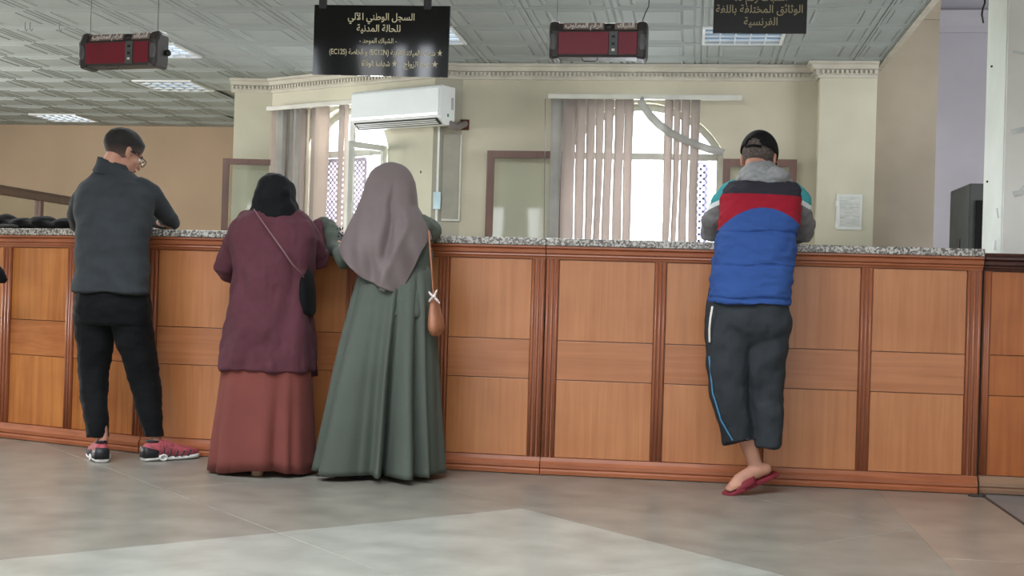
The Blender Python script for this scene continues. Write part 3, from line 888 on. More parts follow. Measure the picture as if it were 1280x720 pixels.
dgrey = mat('charcoal_plastic', (62, 58, 58), .4, var=.06)
dgrey2 = mat('grey_oval_lens', (96, 96, 100), .3, var=.05)
redm = mat('dark_red_screen', (128, 34, 52), .35, var=.03)
strip_m = mat('mauve_label_strip', (150, 128, 124), .5, var=.03)
def display(c, rz, k, lab, cablex):
    F = signframe(c, rz, 0, 0)
    t = thing('queue_display', lab, 'display', c, 'red queue displays hanging from the ceiling')
    W = .50
    def prism(x0, x1, pf, bm=None):
        bm = bm or nbm()
        a = [bm.verts.new(F @ V((x0, y, z))) for y, z in pf]; b = [bm.verts.new(F @ V((x1, y, z))) for y, z in pf]
        ringfaces(bm, a, b); bm.faces.new(a); bm.faces.new(b[::-1]); bmesh.ops.recalc_face_normals(bm, faces=bm.faces); return bm
    pf = [(-.045, -.088), (-.055, -.078), (-.055, .042), (-.046, .050), (-.030, .085), (-.01, .092), (.05, .092), (.06, .08), (.06, -.08), (.05, -.09)]
    obj('housing', prism(-W/2+.03, W/2-.03, pf), dgrey, t)
    for s in (-1, 1):
        rows = [(0, 1.0), (.03, 1.06), (.045, .98), (.052, .8)]
        bm = nbm(); prev = None
        for dx, sc_ in rows:
            r = [bm.verts.new(F @ V((s*(W/2-.052+dx), y*sc_*1.05, z*sc_*1.06))) for y, z in pf]
            if prev: ringfaces(bm, prev, r)
            else: bm.faces.new(r)
            prev = r
        bm.faces.new(prev[::-1]); bmesh.ops.recalc_face_normals(bm, faces=bm.faces)
        e = obj('end_cap', bm, dgrey, t, bevel=.004)
        bm = nbm(); ball(bm, (0, 0, 0), (.020, .008, .058), n=20)
        for v in bm.verts: v.co = F @ (v.co+V((s*(W/2-.026), -.055, -.012)))
        obj('lens', bm, dgrey2, e, smooth=True)
    obj('screen', fbox(nbm(), F, (-W/2+.052, -.060, -.075), (.056, -.053, .038)), redm, t, bevel=.002)
    obj('screen', fbox(nbm(), F, (.104, -.060, -.075), (W/2-.052, -.053, .038)), redm, t, bevel=.002)
    d = obj('button_panel', fbox(nbm(), F, (.058, -.064, -.078), (.102, -.053, .040)), mat('grey_button_panel', (88, 94, 94), .4), t, bevel=.002)
    for z, m in ((.015, black), (-.022, black), (-.052, whitel)):
        obj('button', fbox(nbm(), F, (.072, -.067, z-.008), (.088, -.063, z+.004)), m, d)
    # label strips on the sloping top edge
    sl = math.atan2(.016, .035)
    for x0, x1, s, wd in ((-.175, .030, 'الرقم المطلوب', .175), (.085, .195, 'الشباك', .078)):
        G = F @ Matrix.Translation((0, -.0475, .051)) @ Matrix.Rotation(-sl, 4, 'X')
        st = obj('label_strip', fbox(nbm(), G, (x0, -.004, 0), (x1, .001, .038)), strip_m, t)
        text(s, G, (x0+x1)/2, .009, .040, whitel, st, width=wd*1.08, out=.006, bold=.045)
    G = F @ Matrix.Translation((0, -.0475, .051)) @ Matrix.Rotation(-sl, 4, 'X')
    obj('oval_badge', ball(nbm(), G @ V((.055, -.002, .018)), (.022, .006, .016), n=16), black, t, smooth=True)
    p = F @ V((-.215, 0, .09)); obj('wire', tube(nbm(), [p, V((p.x+.004, p.y, ZC))], .0018, 6), steel, t)
    p = F @ V((.215, 0, .09))
    if cablex: pts = [p, p+V((.016, 0, .05)), p+V((.034, 0, .09)), p+V((.036, 0, .2)), V((p.x+.03, p.y, ZC))]
    else: pts = [p, V((p.x, p.y, ZC))]
    obj('wire', tube(nbm(), pts, .003 if cablex else .0018, 6), dgrey, t)
    p = F @ V((.09, -.02, -.092)); obj('power_lead', tube(nbm(), [p+V((-.17, 0, .0)), p+V((-.16, 0, -.012)), p+V((-.1, 0, -.012)), p+V((-.09, 0, 0))], .003, 6), dgrey, t)
    return t
display(at(748, 52, 6.4), math.radians(0), 0, 'red queue display between the big sign and the right-hand sign', True)
t = display(at(154, 64, 6.5), math.radians(-10), 1, 'red queue display on the left above the man in dark grey', False)
Fd = signframe(at(154, 64, 6.5), math.radians(-10), 0)
obj('connector_knob', ball(nbm(), Fd @ V((.262, .03, -.012)), (.018, .018, .018)), black, t, smooth=True)
for i, (x, y, l) in enumerate(((32, 16, 14), (38, 18, 16), (75, 9, 10))):
    p = at(x, y, 8.9); p2 = V((p.x, p.y, ZC))
    o = obj('ceiling_hook', tube(nbm(), [p2, p2+V((0, 0, -.05)), p2+V((.012, 0, -.065)), p2+V((.02, 0, -.05))], .003, 6), steel)
    tag(o, ['bare wire hook on the ceiling near the top left corner, left of the pair', 'bare wire hook on the ceiling near the top left corner, right of the pair', 'small wire hook on the ceiling above and left of the left-hand display'][i], 'hook', 'wire hooks in the ceiling')

# ================================================================== AIR CONDITIONER
nA = V((-math.sin(math.radians(27)), -math.cos(math.radians(27)), 0))
off = .22
PA2 = A+V((nA.x, nA.y))*off; PB2 = B+V((nA.x, nA.y))*off
a0 = onplane(439, 130, PA2, PB2); a1 = onplane(549, 128, PA2, PB2)
zt = onplane(549, 105, PA2, PB2).z; zb = onplane(549, 149, PA2, PB2).z
F = frame((a0.x, a0.y), (a1.x, a1.y), zb)
Lx = (a1-a0).length; Hh = zt-zb
acg = mat('glossy_white_plastic', (228, 236, 238), .12, var=.01, coat=.5)
ac = thing('air_conditioner', 'white wall air conditioner mounted on the angled wall above the window', 'air conditioner', F @ V((Lx/2, .1, 0)))
def xprism(F, x0, x1, pf):
    bm = nbm()
    a = [bm.verts.new(F @ V((x0, y, z))) for y, z in pf]; b = [bm.verts.new(F @ V((x1, y, z))) for y, z in pf]
    ringfaces(bm, a, b); bm.faces.new(a); bm.faces.new(b[::-1]); bmesh.ops.recalc_face_normals(bm, faces=bm.faces); return bm
obj('body', xprism(F, 0, Lx, [(.012, Hh-.01), (.03, Hh), (.212, Hh), (.215, .02), (.19, -.03), (.10, -.035), (.02, .012), (.012, .03)]), white, ac, bevel=.006)
obj('front_panel', xprism(F, .004, Lx-.012, [(.0, .035), (-.006, .06), (-.004, Hh-.03), (.006, Hh-.012), (.018, Hh-.008), (.018, .035)]), acg, ac, bevel=.004)
obj('air_slot', xprism(F, .03, Lx-.03, [(.006, .012), (.075, -.032), (.08, -.028), (.012, .018)]), black, ac)
for k in range(3):
    obj('louvre', fbox(nbm(), F @ Matrix.Translation((0, .018+.02*k, .002-.012*k)) @ Matrix.Rotation(-.5, 4, 'X'), (.05, -.006, -.002), (Lx-.05, .006, .0)), white, ac)
obj('side_vent', fbox(nbm(), F, (Lx, .16, .1), (Lx+.003, .19, .2)), mat('light_grey_vent', (170, 172, 175), .5), ac)
obj('indicator_sticker', fbox(nbm(), F, (Lx, .11, .035), (Lx+.002, .13, .06)), mat('teal_sticker', (40, 120, 110), .5), ac)
p0 = F @ V((Lx-.02, .16, -.01)); pe = at(581, 155, 10.58)
obj('pipe', tube(nbm(), [p0, p0+V((.06, -.01, -.035)), (p0+pe)/2+V((0, 0, -.035)), pe], .028, 12), mat('grey_pipe_wrap', (120, 112, 108), .7), ac, smooth=True)
obj('wall_hole', fbox(nbm(), frame((pe.x-.04, 10.595), (pe.x+.05, 10.595), pe.z-.05), (0, -.006, 0), (.075, .004, .09)), mat('rust_brown_opening', (84, 56, 44), .9), ac)

# ---- cable cover, conduits and switch box on the pier
def flat_on(P, Q, x0, x1, y0, y1, d, m, name, parent=None, py=None):
    "a raised board on the wall P-Q covering this patch of it"
    a = onplane(x0, y1, P, Q); b = onplane(x1, y1, P, Q); c_ = onplane((x0+x1)/2, y0, P, Q)
    F = frame(P, Q); Fi = F.inverted(); a, b, c_ = Fi @ a, Fi @ b, Fi @ c_
    return obj(name, fbox(nbm(), F, (a.x, -d, a.z), (b.x, 0, c_.z)), m, parent, bevel=.002)
BP, BQ = (B.x, B.y), BW0
o = thing('cable_cover', 'grey cover board with white edging on the pier right of the window', 'board', onplane(560, 275, BP, BQ))
flat_on(BP, BQ, 551, 573.5, 168, 275, .014, mat('grey_cover_board', (156, 153, 140), .6, var=.05), 'board', o)
flat_on(BP, BQ, 572.2, 574.2, 168, 275.5, .022, whitep, 'edging', o)
flat_on(BP, BQ, 551, 574.2, 274, 276, .02, whitep, 'edging', o)
o = thing('switch_box', 'pale blue-white switch box with cable duct on the pier beside the scarfed woman', 'switch box', onplane(545, 262, BP, BQ))
flat_on(BP, BQ, 543.2, 545.6, 156, 300, .030, white, 'duct', o)
flat_on(BP, BQ, 541, 549.6, 240.5, 261.5, .06, mat('pale_blue_plastic', (196, 222, 230), .35), 'box', o)
p = onplane(551, 251.5, BP, BQ)+V((0, -.04, 0)); obj('knob', ball(nbm(), p, (.012, .012, .022)), mat('grey_knob', (150, 165, 170), .4), o, smooth=True)
for x, y in ((512, 157), (526, 215)):
    p = onplane(x, y, A, B); obj('nail_hole', ball(nbm(), p, (.008, .006, .012), n=8), dgrey, wall_left)

# ---- notice on the pilaster
o = thing('notice', 'white paper notice in a clear sleeve taped to the cream pilaster', 'notice', at(1061, 287, 10.4))
a = at(1044.5, 287, 10.42); b = at(1078, 243.5, 10.42)
obj('sleeve', boxm((a.x, 10.411, a.z), (b.x, 10.418, b.z)), mat('clear_plastic_sleeve', (212, 216, 214), .12, var=.03, coat=.6), o)
obj('sheet', boxm((a.x+.03, 10.408, a.z+.03), (b.x-.02, 10.412, b.z-.02)), mat('notice_paper', (196, 200, 196), .6, var=.1, scale=60, stretch=(.3, 1, 1.5)), o)
for k in range(2): obj('tape', boxm((a.x-.008+k*.0, 10.409, a.z+.02+k*.17), (a.x+.02, 10.416, a.z+.06+k*.17)), tape, o)

# ---- black cabinet in the recess
cab = thing('speaker_cabinet', 'tall black cabinet in front of the lilac wall beside the pale pillar', 'loudspeaker', (2.1, 9.6, 0))
zt = at(1208, 229, 9.3).z
obj('cabinet', boxm((1.90, 9.3, .05), (2.35, 9.96, zt)), mat('matt_black_cabinet', (52, 56, 56), .6, var=.1), cab, bevel=.012)
obj('grille', boxm((1.95, 9.285, .15), (2.3, 9.30, zt-.12)), blackf, cab, bevel=.004)
for x in (1.95, 2.3):
    for y in (9.36, 9.9): obj('foot', tube(nbm(), [(x, y, .02), (x, y, .045)], .02, 10, caps=True), black, cab)
obj('handle', boxm((1.893, 9.55, zt-.45), (1.90, 9.7, zt-.38)), black, cab, bevel=.004)

# ---- wood and glass screen at the far left
z_ = 1.70
Pq = onfloor(-60, 221, z_); Qq = onfloor(112, 250, z_)
F = frame((Pq.x, Pq.y), (Qq.x, Qq.y)); Ls = (V((Qq.x, Qq.y))-V((Pq.x, Pq.y))).length
scn = thing('glazed_screen', 'dark wooden screen with glass panes receding behind the counter at the far left', 'screen', F @ V((Ls/2, 0, 0)))
obj('top_rail', fbox(nbm(), F, (0, -.03, z_-.085), (Ls, .03, z_)), darkw, scn, bevel=.008)
obj('rail_bead', fbox(nbm(), F, (0, -.04, z_-.02), (Ls, -.03, z_-.005)), darkw, scn)
pm = onplane(49, 262, (Pq.x, Pq.y), (Qq.x, Qq.y)); xm = (F.inverted() @ pm).x
for x in (.03, xm-1.4, xm, Ls-.03):
    if 0 < x <= Ls: obj('post', fbox(nbm(), F, (x-.03, -.028, 0), (x+.03, .028, z_-.085)), darkw, scn)
for a_, b_ in ((.06, xm-.03), (xm+.03, Ls-.06)):
    obj('pane', fbox(nbm(), F, (a_, -.003, .9), (b_, .003, z_-.085)), glass_mat('smoky_glass', (.9, .92, .9), .96), scn)
    obj('lower_panel', fbox(nbm(), F, (a_, -.012, .02), (b_, .012, .9)), darkw, scn)

# ================================================================== THINGS ON THE COUNTER
ZG = CT+.0385
bm = nbm()
ja = [at(-14, 281, 6.95), at(8, 281, 6.92), at(30, 283, 6.86), at(55, 280, 6.82), at(84, 280, 6.77)]
for k, (p, r) in enumerate(zip(ja, (.05, .045, .035, .038, .034))):
    ball(bm, (p.x, p.y, ZG+r*.95+.004), (.09, .085, r), n=16)
tube(bm, [V((p.x, p.y-.05, ZG+.03)) for p in ja], [.022]*5, 12)
bm = fuse(bm, .006, 16); wrinkle(bm, .010, (9, 9, 30), 3)
mz = min(v.co.z for v in bm.verts); bmesh.ops.translate(bm, verts=bm.verts, vec=(0, 0, ZG+.001-mz))
tag(obj('jacket', bm, blackf, smooth=True), 'folded black jacket lying on the granite at the far left', 'jacket')
# dark bag cut by the left edge of the picture
p = at(-6, 342, 6.30)
bg_ = thing('handbag', 'black handbag hanging in front of the counter, cut by the left edge', 'bag', (p.x, p.y, p.z-.06))
bm = nbm(); loft(bm, [((p.x-.03, p.y, p.z-.05), .085, .04), ((p.x-.03, p.y, p.z-.03), .098, .05), ((p.x-.04, p.y, p.z+.02), .085, .04), ((p.x-.06, p.y, p.z+.065), .06, .02)], 24)
obj('bag_body', bm, blackf, bg_, smooth=True)
bm = nbm(); tube(bm, [V((p.x-.1, p.y, p.z+.05)), V((p.x-.1, p.y+.02, p.z+.25)), V((p.x-.1, p.y+.22, ZG+.012)), V((p.x-.06, p.y+.32, ZG+.012)), V((p.x-.03, p.y+.22, ZG+.012)), V((p.x-.03, p.y+.02, p.z+.25)), V((p.x-.03, p.y, p.z+.05))], .006, 8)
obj('strap', bm, black, bg_)
def sheet(name, lab, cat, px, py, Y, sx_, sy_, rz, m, n=1, group=None):
    p = at(px, py, Y)
    bm = nbm(); R = Matrix.Rotation(rz, 3, 'Z')
    for k in range(n): box(bm, (p.x-sx_/2+.004*k, p.y-sy_/2, ZG+.001+k*.0015), (p.x+sx_/2+.003*k, p.y+sy_/2, ZG+.002+k*.0015), R, (p.x, p.y, ZG))
    return tag(obj(name, bm, m), lab, cat, group)
paper = mat('white_paper', (232, 234, 236), .7, var=.01)
sheet('form', 'white form the man in dark grey is writing on', 'paper', 186, 287, 6.62, .21, .297, .2, paper, 2)
p = at(185.5, 280, 6.60)
ph = thing('phone', 'pale blue phone propped upright beside the right forearm of the man in dark grey', 'phone', (p.x, p.y, ZG))
R = Matrix.Rotation(-.35, 3, 'X')
obj('phone_case', box(nbm(), (p.x-.030, p.y-.005, ZG+.004), (p.x+.034, p.y+.005, ZG+.105), R, (p.x, p.y, ZG)), mat('pale_blue_case', (196, 214, 238), .3), ph, bevel=.003)
obj('phone_screen', box(nbm(), (p.x-.026, p.y+.005, ZG+.008), (p.x+.030, p.y+.0065, ZG+.10), R, (p.x, p.y, ZG)), black, ph)
sheet('folder', 'pink paper folder on the granite between the two women', 'folder', 394, 292, 6.62, .16, .22, .1, mat('pink_card', (206, 160, 156), .7), 3)

def frontY(x):
    for p, q in ((c0, c1), (c1, c2), (c2, c3)):
        if x <= q[0]: return p[1]+(q[1]-p[1])*(x-p[0])/(q[0]-p[0])-.038
    return c3[1]-.038
def rest(p, r=.026):
    p = V(p); p.z = max(p.z, ZG+r); return p
def sleeve(bm, pts, rads, n=18):
    "an arm laid over the counter edge: what lies past the edge rests on the granite"
    out = []
    for p, r in zip(pts, rads):
        p = V(p)
        if p.y+r*.4 > frontY(p.x): p.z = max(p.z, ZG+r*.92)
        out.append(p)
    return tube(bm, out, rads, n)
# ================================================================== PEOPLE
skin = mat('light_skin', (190, 140, 118), .55, var=.06, scale=9, spec=.35)
skin2 = mat('pale_skin', (205, 158, 138), .55, var=.06, scale=9, spec=.35)
eyew = mat('eye_white', (232, 230, 226), .2, var=.01)
iris = mat('dark_brown_iris', (46, 30, 22), .15)
lipm = mat('lip_tone', (160, 96, 88), .5)
browm = mat('dark_brow_hair', (36, 28, 24), .9)

def headM(c, yaw, pitch, roll=0, s=1):
    return Matrix.Translation(c) @ Matrix.Rotation(math.radians(yaw), 4, 'Z') @ Matrix.Rotation(math.radians(pitch), 4, 'X') @ Matrix.Rotation(math.radians(roll), 4, 'Y') @ Matrix.Scale(s, 4)
def mball(bm, Mx, c, r, rot=None, n=18):
    g = bmesh.ops.create_uvsphere(bm, u_segments=n, v_segments=n//2+2, radius=1)['verts']
    for v in g:
        q = V((v.co.x*r[0], v.co.y*r[1], v.co.z*r[2]))
        if rot is not None: q = rot @ q
        v.co = Mx @ (V(c)+q)
def add_head(bm, Mh, neck_to, nr=.05):
    mball(bm, Mh, (0, -.012, .03), (.076, .096, .083), n=24)
    mball(bm, Mh, (0, .03, -.03), (.060, .064, .080), n=24)
    mball(bm, Mh, (0, .048, -.078), (.040, .042, .034))
    mball(bm, Mh, (.040, .056, -.02), (.022, .026, .026)); mball(bm, Mh, (-.040, .056, -.02), (.022, .026, .026))
    mball(bm, Mh, (0, .078, .028), (.052, .018, .012))
    tube(bm, [Mh @ V(c) for c in ((0, .088, .015), (0, .100, -.008), (0, .112, -.028))], [.007, .009, .012], 10)
    mball(bm, Mh, (.011, .098, -.030), (.008, .010, .007), n=10); mball(bm, Mh, (-.011, .098, -.030), (.008, .010, .007), n=10)
    mball(bm, Mh, (0, .092, -.052), (.022, .010, .005), n=10); mball(bm, Mh, (0, .090, -.061), (.020, .010, .006), n=10)
    for s in (-1, 1):
        R = Matrix.Rotation(s*.35, 3, 'Z')
        mball(bm, Mh, (s*.080, -.006, -.006), (.008, .019, .031), R, 12)
        mball(bm, Mh, (s*.083, -.014, .004), (.007, .012, .020), R, 10)
        mball(bm, Mh, (s*.078, .002, -.030), (.008, .010, .011), R, 10)
    tube(bm, [Mh @ V((0, -.025, -.02)), Mh @ V((0, -.030, -.07)), V(neck_to)], [nr, nr*1.0, nr*1.15], 16)
def face_parts(Mh, parent):
    for s in (-1, 1):
        bm = nbm(); mball(bm, Mh, (s*.031, .079, .0), (.0135, .0135, .0115), n=16); e = obj('eye', bm, eyew, parent, smooth=True)
        bm = nbm(); mball(bm, Mh, (s*.031, .0895, -.002), (.0055, .004, .0055), n=12); obj('iris', bm, iris, e, smooth=True)
        bm = nbm(); tube(bm, [Mh @ V(c) for c in ((s*.014, .094, .018), (s*.030, .093, .024), (s*.048, .081, .019))], [.003, .004, .0025], 8); obj('eyebrow', bm, browm, parent, smooth=True)
    bm = nbm(); mball(bm, Mh, (0, .098, -.056), (.021, .006, .008), n=14); obj('lips', bm, lipm, parent, smooth=True)
def add_hand(bm, W, u, n, side, curl=.5, sc_=1.0):
    "W wrist, u towards the fingers, n out of the back of the hand, side = +1/-1 picks the thumb side"
    u = V(u).normalized(); n = (V(n)-u*V(n).dot(u)).normalized(); s = u.cross(n)*side
    I = Matrix.Identity(3); nnT = Matrix(((n.x*n.x, n.x*n.y, n.x*n.z), (n.y*n.x, n.y*n.y, n.y*n.z), (n.z*n.x, n.z*n.y, n.z*n.z)))
    flat = I-nnT*.58
    tube(bm, [W, W+u*.03*sc_, W+u*.07*sc_, W+u*.092*sc_], [.024*sc_, .034*sc_, .041*sc_, .036*sc_], 14, flat)
    for k, (o, L) in enumerate(((.030, .068), (.0105, .078), (-.010, .072), (-.029, .056))):
        p = W+(u*.085+s*o)*sc_; pts = [p]; a = .15
        for j, f in enumerate((.45, .31, .24)):
            a += curl*(.55+.1*j)
            d = u*math.cos(a)-n*math.sin(a)+s*o*1.5
            p = p+d.normalized()*L*f*sc_; pts.append(p)
        tube(bm, pts, [.0095*sc_, .009*sc_, .0082*sc_, .0068*sc_], 10)
    p = W+(u*.022+s*.024-n*.006)*sc_
    pts = [p, p+(u*.026+s*.024-n*.008)*sc_, p+(u*.052+s*.030-n*.018)*sc_, p+(u*.072+s*.022-n*.026)*sc_]
    tube(bm, pts, [.014*sc_, .0115*sc_, .0098*sc_, .008*sc_], 10)
def add_foot(bm, ank, heel, toe, shod=False):
    heel, toe = V(heel), V(toe); d = toe-heel
    if shod:
        tube(bm, [V(ank), heel+d*.16+V((0, 0, .030))], [.031, .026], 14)
        tube(bm, [heel+d*.08+V((0, 0, .022)), heel+d*.35+V((0, 0, .020)), heel+d*.8+V((0, 0, .010))], [.020, .020, .012], 12); return
    tube(bm, [V(ank), heel+d*.14+V((0, 0, .032))], [.034, .032], 14)
    tube(bm, [heel+d*.06+V((0, 0, .028)), heel+d*.3+V((0, 0, .033)), heel+d*.6+V((0, 0, .026)), heel+d*.85+V((0, 0, .017))], [.028, .031, .034, .022], 14)
    sd = d.cross(V((0, 0, 1))).normalized()
    for k, (o, r, L) in enumerate(((-.026, .013, .96), (-.009, .0095, .98), (.005, .009, .95), (.018, .0085, .90), (.029, .0085, .84))):
        tube(bm, [heel+d*.74+sd*o+V((0, 0, .015)), heel+d*L+sd*o+V((0, 0, .010))], [r, r*.9], 10)
def body(parent, Mh, J, m, hands, nr=.05, vox=.005, shod=True):
    bm = nbm()
    add_head(bm, Mh, J['neck'], nr)
    tube(bm, [J['neck'], J['chest'], J['belly'], J['pelvis']], [.062, .095, .085, .095], 20)
    for s in 'LR':
        tube(bm, [J['neck'], J['sh'+s]], [.05, .04], 14)
        tube(bm, [J['sh'+s], J['el'+s], J['wr'+s]], [.042, .033, .022], 14)
        tube(bm, [J['pelvis'], J['hip'+s], J['kn'+s], J['an'+s]], [.07, .066, .045, .030], 16)
        add_foot(bm, J['an'+s], J['he'+s], J['to'+s], shod)
    for W, u, n, sd, cu in hands: add_hand(bm, W, u, n, sd, cu)
    o = obj('body', fuse(bm, vox, 3), m, parent, smooth=True)
    face_parts(Mh, parent)
    return o
def folds(valleys, ridges, amp, grow=1.3, extra=None):
    def f(a, v):
        d = math.degrees(a) % 360; s = 0
        for c_, w_, g in valleys: s -= g*math.exp(-(((d-c_+180) % 360-180)/w_)**2)
        for c_, w_, g in ridges: s += g*math.exp(-(((d-c_+180) % 360-180)/w_)**2)
        if extra: s += extra(d)
        return amp*s*max(0, v)**grow
    return f

def mnode(N, L, op, a, b=None, c_=None):
    n = N.new('ShaderNodeMath'); n.operation = op
    for i, x in enumerate((a, b, c_)):
        if x is None: continue
        if isinstance(x, (int, float)): n.inputs[i].default_value = x
        else: L.new(x, n.inputs[i])
    return n.outputs[0]
# ---------------------------------------------------------- man in dark grey (left)
knit = mat('dark_grey_knit', (54, 58, 61), .9, var=.06, scale=14, bump=.15, bscale=160, sheen=.03)
trk = mat('black_track_fabric', (17, 18, 20), .85, var=.1, scale=10, bump=.1, bscale=90, sheen=.03)
hairm = mat('short_black_hair', (22, 19, 18), .8, var=.25, scale=60, bump=.6, bscale=220)
fade = mat('clipped_hair_over_skin', (96, 76, 68), .8, var=.12, scale=40, bump=.2, bscale=260)
m1 = thing('person', 'man in dark grey half-zip top and black joggers with glasses, writing at the left', 'person', onfloor(150, 576))
hc = at(154, 191, 6.24); Mh1 = headM(hc, -40, -26, 0, 1.0)
heL, toL = onfloor(122, 578), None
heL = V((-2.885, 5.925, .022)); toL = heL+V((-.135, .215, 0))
heR = V((-2.70, 6.045, .022)); toR = heR+V((.165, .20, 0))
J = dict(neck=at(141, 222, 6.18), chest=at(142, 262, 6.12), belly=at(140, 320, 6.05), pelvis=at(140, 372, 6.03),
         shL=at(106, 244, 6.15), elL=at(99, 282, 6.32), wrL=rest(at(128, 280, 6.50)), shR=at(184, 240, 6.15), elR=at(214, 280, 6.36), wrR=rest(at(190, 276, 6.56)),
         hipL=at(119, 392, 6.03), hipR=at(163, 392, 6.04), knL=at(117, 470, 6.05), knR=at(180, 470, 6.09),
         anL=heL+V((-.025, .055, .09)), anR=heR+V((.02, .045, .09)), heL=heL, toL=toL, heR=heR, toR=toR)
body(m1, Mh1, J, skin, [(J['wrL'], (1, .35, -.05), (0, .1, 1), -1, .35), (J['wrR'], (-.9, .5, -.1), (.1, .1, 1), 1, .8)])
rows = [(213, 121, 164, 6.20, .060), (221, 113, 175, 6.18, .080), (230, 103, 187, 6.16, .10), (243, 96, 194, 6.14, .12), (262, 95, 190, 6.11, .135), (290, 98, 185, 6.07, .135),
        (320, 97, 183, 6.04, .13), (348, 95.5, 183.5, 6.02, .13), (366, 95.5, 184.5, 6.01, .13)]
bm = nbm(); loft(bm, pxrings(rows), 40, 2.4)
sleeve(bm, [at(112, 238, 6.15), at(102, 250, 6.17), at(96, 268, 6.24), at(98, 281, 6.33), at(112, 281, 6.42), at(128, 280, 6.49)], [.055, .058, .055, .048, .041, .034], 18)
sleeve(bm, [at(176, 234, 6.15), at(189, 243, 6.17), at(204, 264, 6.27), at(215, 280, 6.37), at(206, 279, 6.47), at(192, 276, 6.55)], [.055, .058, .050, .044, .040, .033], 18)
bm = fuse(bm, .007, 6); wrinkle(bm, .016, (4, 4, 8), 1, lambda c: .35+1.3*max(0, min(1, (1.12-c.z)/.25))); wrinkle(bm, .006, (11, 11, 14), 2)
obj('half_zip_top', bm, knit, m1, smooth=True)
rr = pxrings([(221, 117, 167, 6.185, .078), (213, 121, 162, 6.20, .068), (206, 123, 159, 6.205, .064), (202, 124, 158, 6.21, .062)], 3)
bm = nbm(); loft(bm, rr, 36, 2, caps=False)
cx = at(141, 210, 6.2).x
for v in bm.verts: v.co.z -= (v.co.x-cx)*.30
obj('collar', bm, knit, m1, smooth=True, solid=.007)
rows = [(352, 98, 181, 6.03, .12), (366, 96, 184, 6.03, .125), (385, 95, 187, 6.03, .13), (405, 95, 188, 6.04, .125)]
bm = nbm(); loft(bm, pxrings(rows), 32, 2.4)
loft(bm, pxrings([(385, 95, 143, 6.03, .10), (412, 96, 141, 6.04, .10), (440, 97.5, 139, 6.05, .085), (470, 99, 135, 6.06, .075), (500, 103, 133.5, 6.035, .072), (530, 107.5, 133.5, 5.995, .078), (547, 110, 135, 5.985, .080)]), 26, 2)
loft(bm, pxrings([(385, 138, 187, 6.04, .10), (412, 143, 189, 6.05, .10), (440, 151, 194.5, 6.07, .088), (470, 161, 198, 6.10, .078), (500, 168, 200.5, 6.10, .068), (530, 176, 203, 6.09, .060), (546, 180, 204.5, 6.09, .058)]), 26, 2)
bm = fuse(bm, .007, 8); wrinkle(bm, .009, (9, 9, 7), 5); wrinkle(bm, .004, (20, 20, 34), 6)
obj('joggers', bm, trk, m1, smooth=True)
# hair
def cranium_cap(Mh, r, keep, n=48):
    bm = nbm(); g = bmesh.ops.create_uvsphere(bm, u_segments=n, v_segments=n//2, radius=1)['verts']
    kill = []
    for v in bm.verts:
        q = V((v.co.x*r[0], -.012+v.co.y*r[1], .03+v.co.z*r[2])); v.co = q
        if not keep(q): kill.append(v)
    bmesh.ops.delete(bm, geom=kill, context='VERTS')
    return bm
zr0 = at(150, 203, 6.2).z-onfloor(150, 576).z; zr1 = at(150, 181, 6.2).z-onfloor(150, 576).z
hf = D.materials.new('faded_black_hair'); hf.use_nodes = True
N = hf.node_tree.nodes; L = hf.node_tree.links; b_ = N['Principled BSDF']
tc = N.new('ShaderNodeTexCoord'); sp = N.new('ShaderNodeSeparateXYZ'); L.new(tc.outputs['Object'], sp.inputs[0])
nz = N.new('ShaderNodeTexNoise'); nz.inputs['Scale'].default_value = 160; L.new(tc.outputs['Object'], nz.inputs['Vector'])
v_ = mnode(N, L, 'DIVIDE', mnode(N, L, 'SUBTRACT', sp.outputs[2], zr0), zr1-zr0)
v_ = mnode(N, L, 'ADD', v_, mnode(N, L, 'MULTIPLY', mnode(N, L, 'SUBTRACT', nz.outputs[0], .5), .35))
rp = N.new('ShaderNodeValToRGB'); e = rp.color_ramp.elements
e[0].position = .0; e[0].color = (*srgb((158, 120, 102)), 1); e[1].position = 1; e[1].color = (*srgb((24, 20, 19)), 1)
x_ = e.new(.55); x_.color = (*srgb((84, 68, 62)), 1)
L.new(v_, rp.inputs[0]); L.new(rp.outputs[0], b_.inputs['Base Color']); b_.inputs['Roughness'].default_value = .8
bm = cranium_cap(Mh1, (.0785, .0985, .0855), lambda q: q.z*.9-.44*q.y > -.050+.5*max(0, q.y) and q.y < .098 and (q.y < .02 or q.z*.9-.44*q.y > -.012))
for v in bm.verts:
    q = v.co; t_ = max(0, min(1, (q.z*.9-.44*q.y+.01)/.05)); t_ = t_*t_*(3-2*t_)
    k = 1+t_*(.085+.07*max(0, q.y)/.1+.05*noise.noise(q*40)); v.co = Mh1 @ (q*k)
obj('hair', bm, hf, m1, smooth=True, solid=.003)
# glasses
bm = nbm()
for s in (-1, 1):
    pts = [Mh1 @ V((s*.034+.024*math.cos(a), .112, -.004+.019*math.sin(a))) for a in [2*PI*k/14 for k in range(15)]]
    tube(bm, pts, .0022, 6, caps=False)
    tube(bm, [Mh1 @ V((s*.058, .110, .004)), Mh1 @ V((s*.080, .09, .004)), Mh1 @ V((s*.085, .0, .004)), Mh1 @ V((s*.082, -.015, -.008))], .0022, 6)
tube(bm, [Mh1 @ V((-.010, .114, .002)), Mh1 @ V((.010, .114, .002))], .0022, 6)
g = obj('glasses', bm, black, m1)
bm = nbm()
for s in (-1, 1):
    vs = [bm.verts.new(Mh1 @ V((s*.034+.023*math.cos(a), .112, -.004+.018*math.sin(a)))) for a in [2*PI*k/14 for k in range(14)]]
    bm.faces.new(vs)
obj('lens', bm, glass, g)
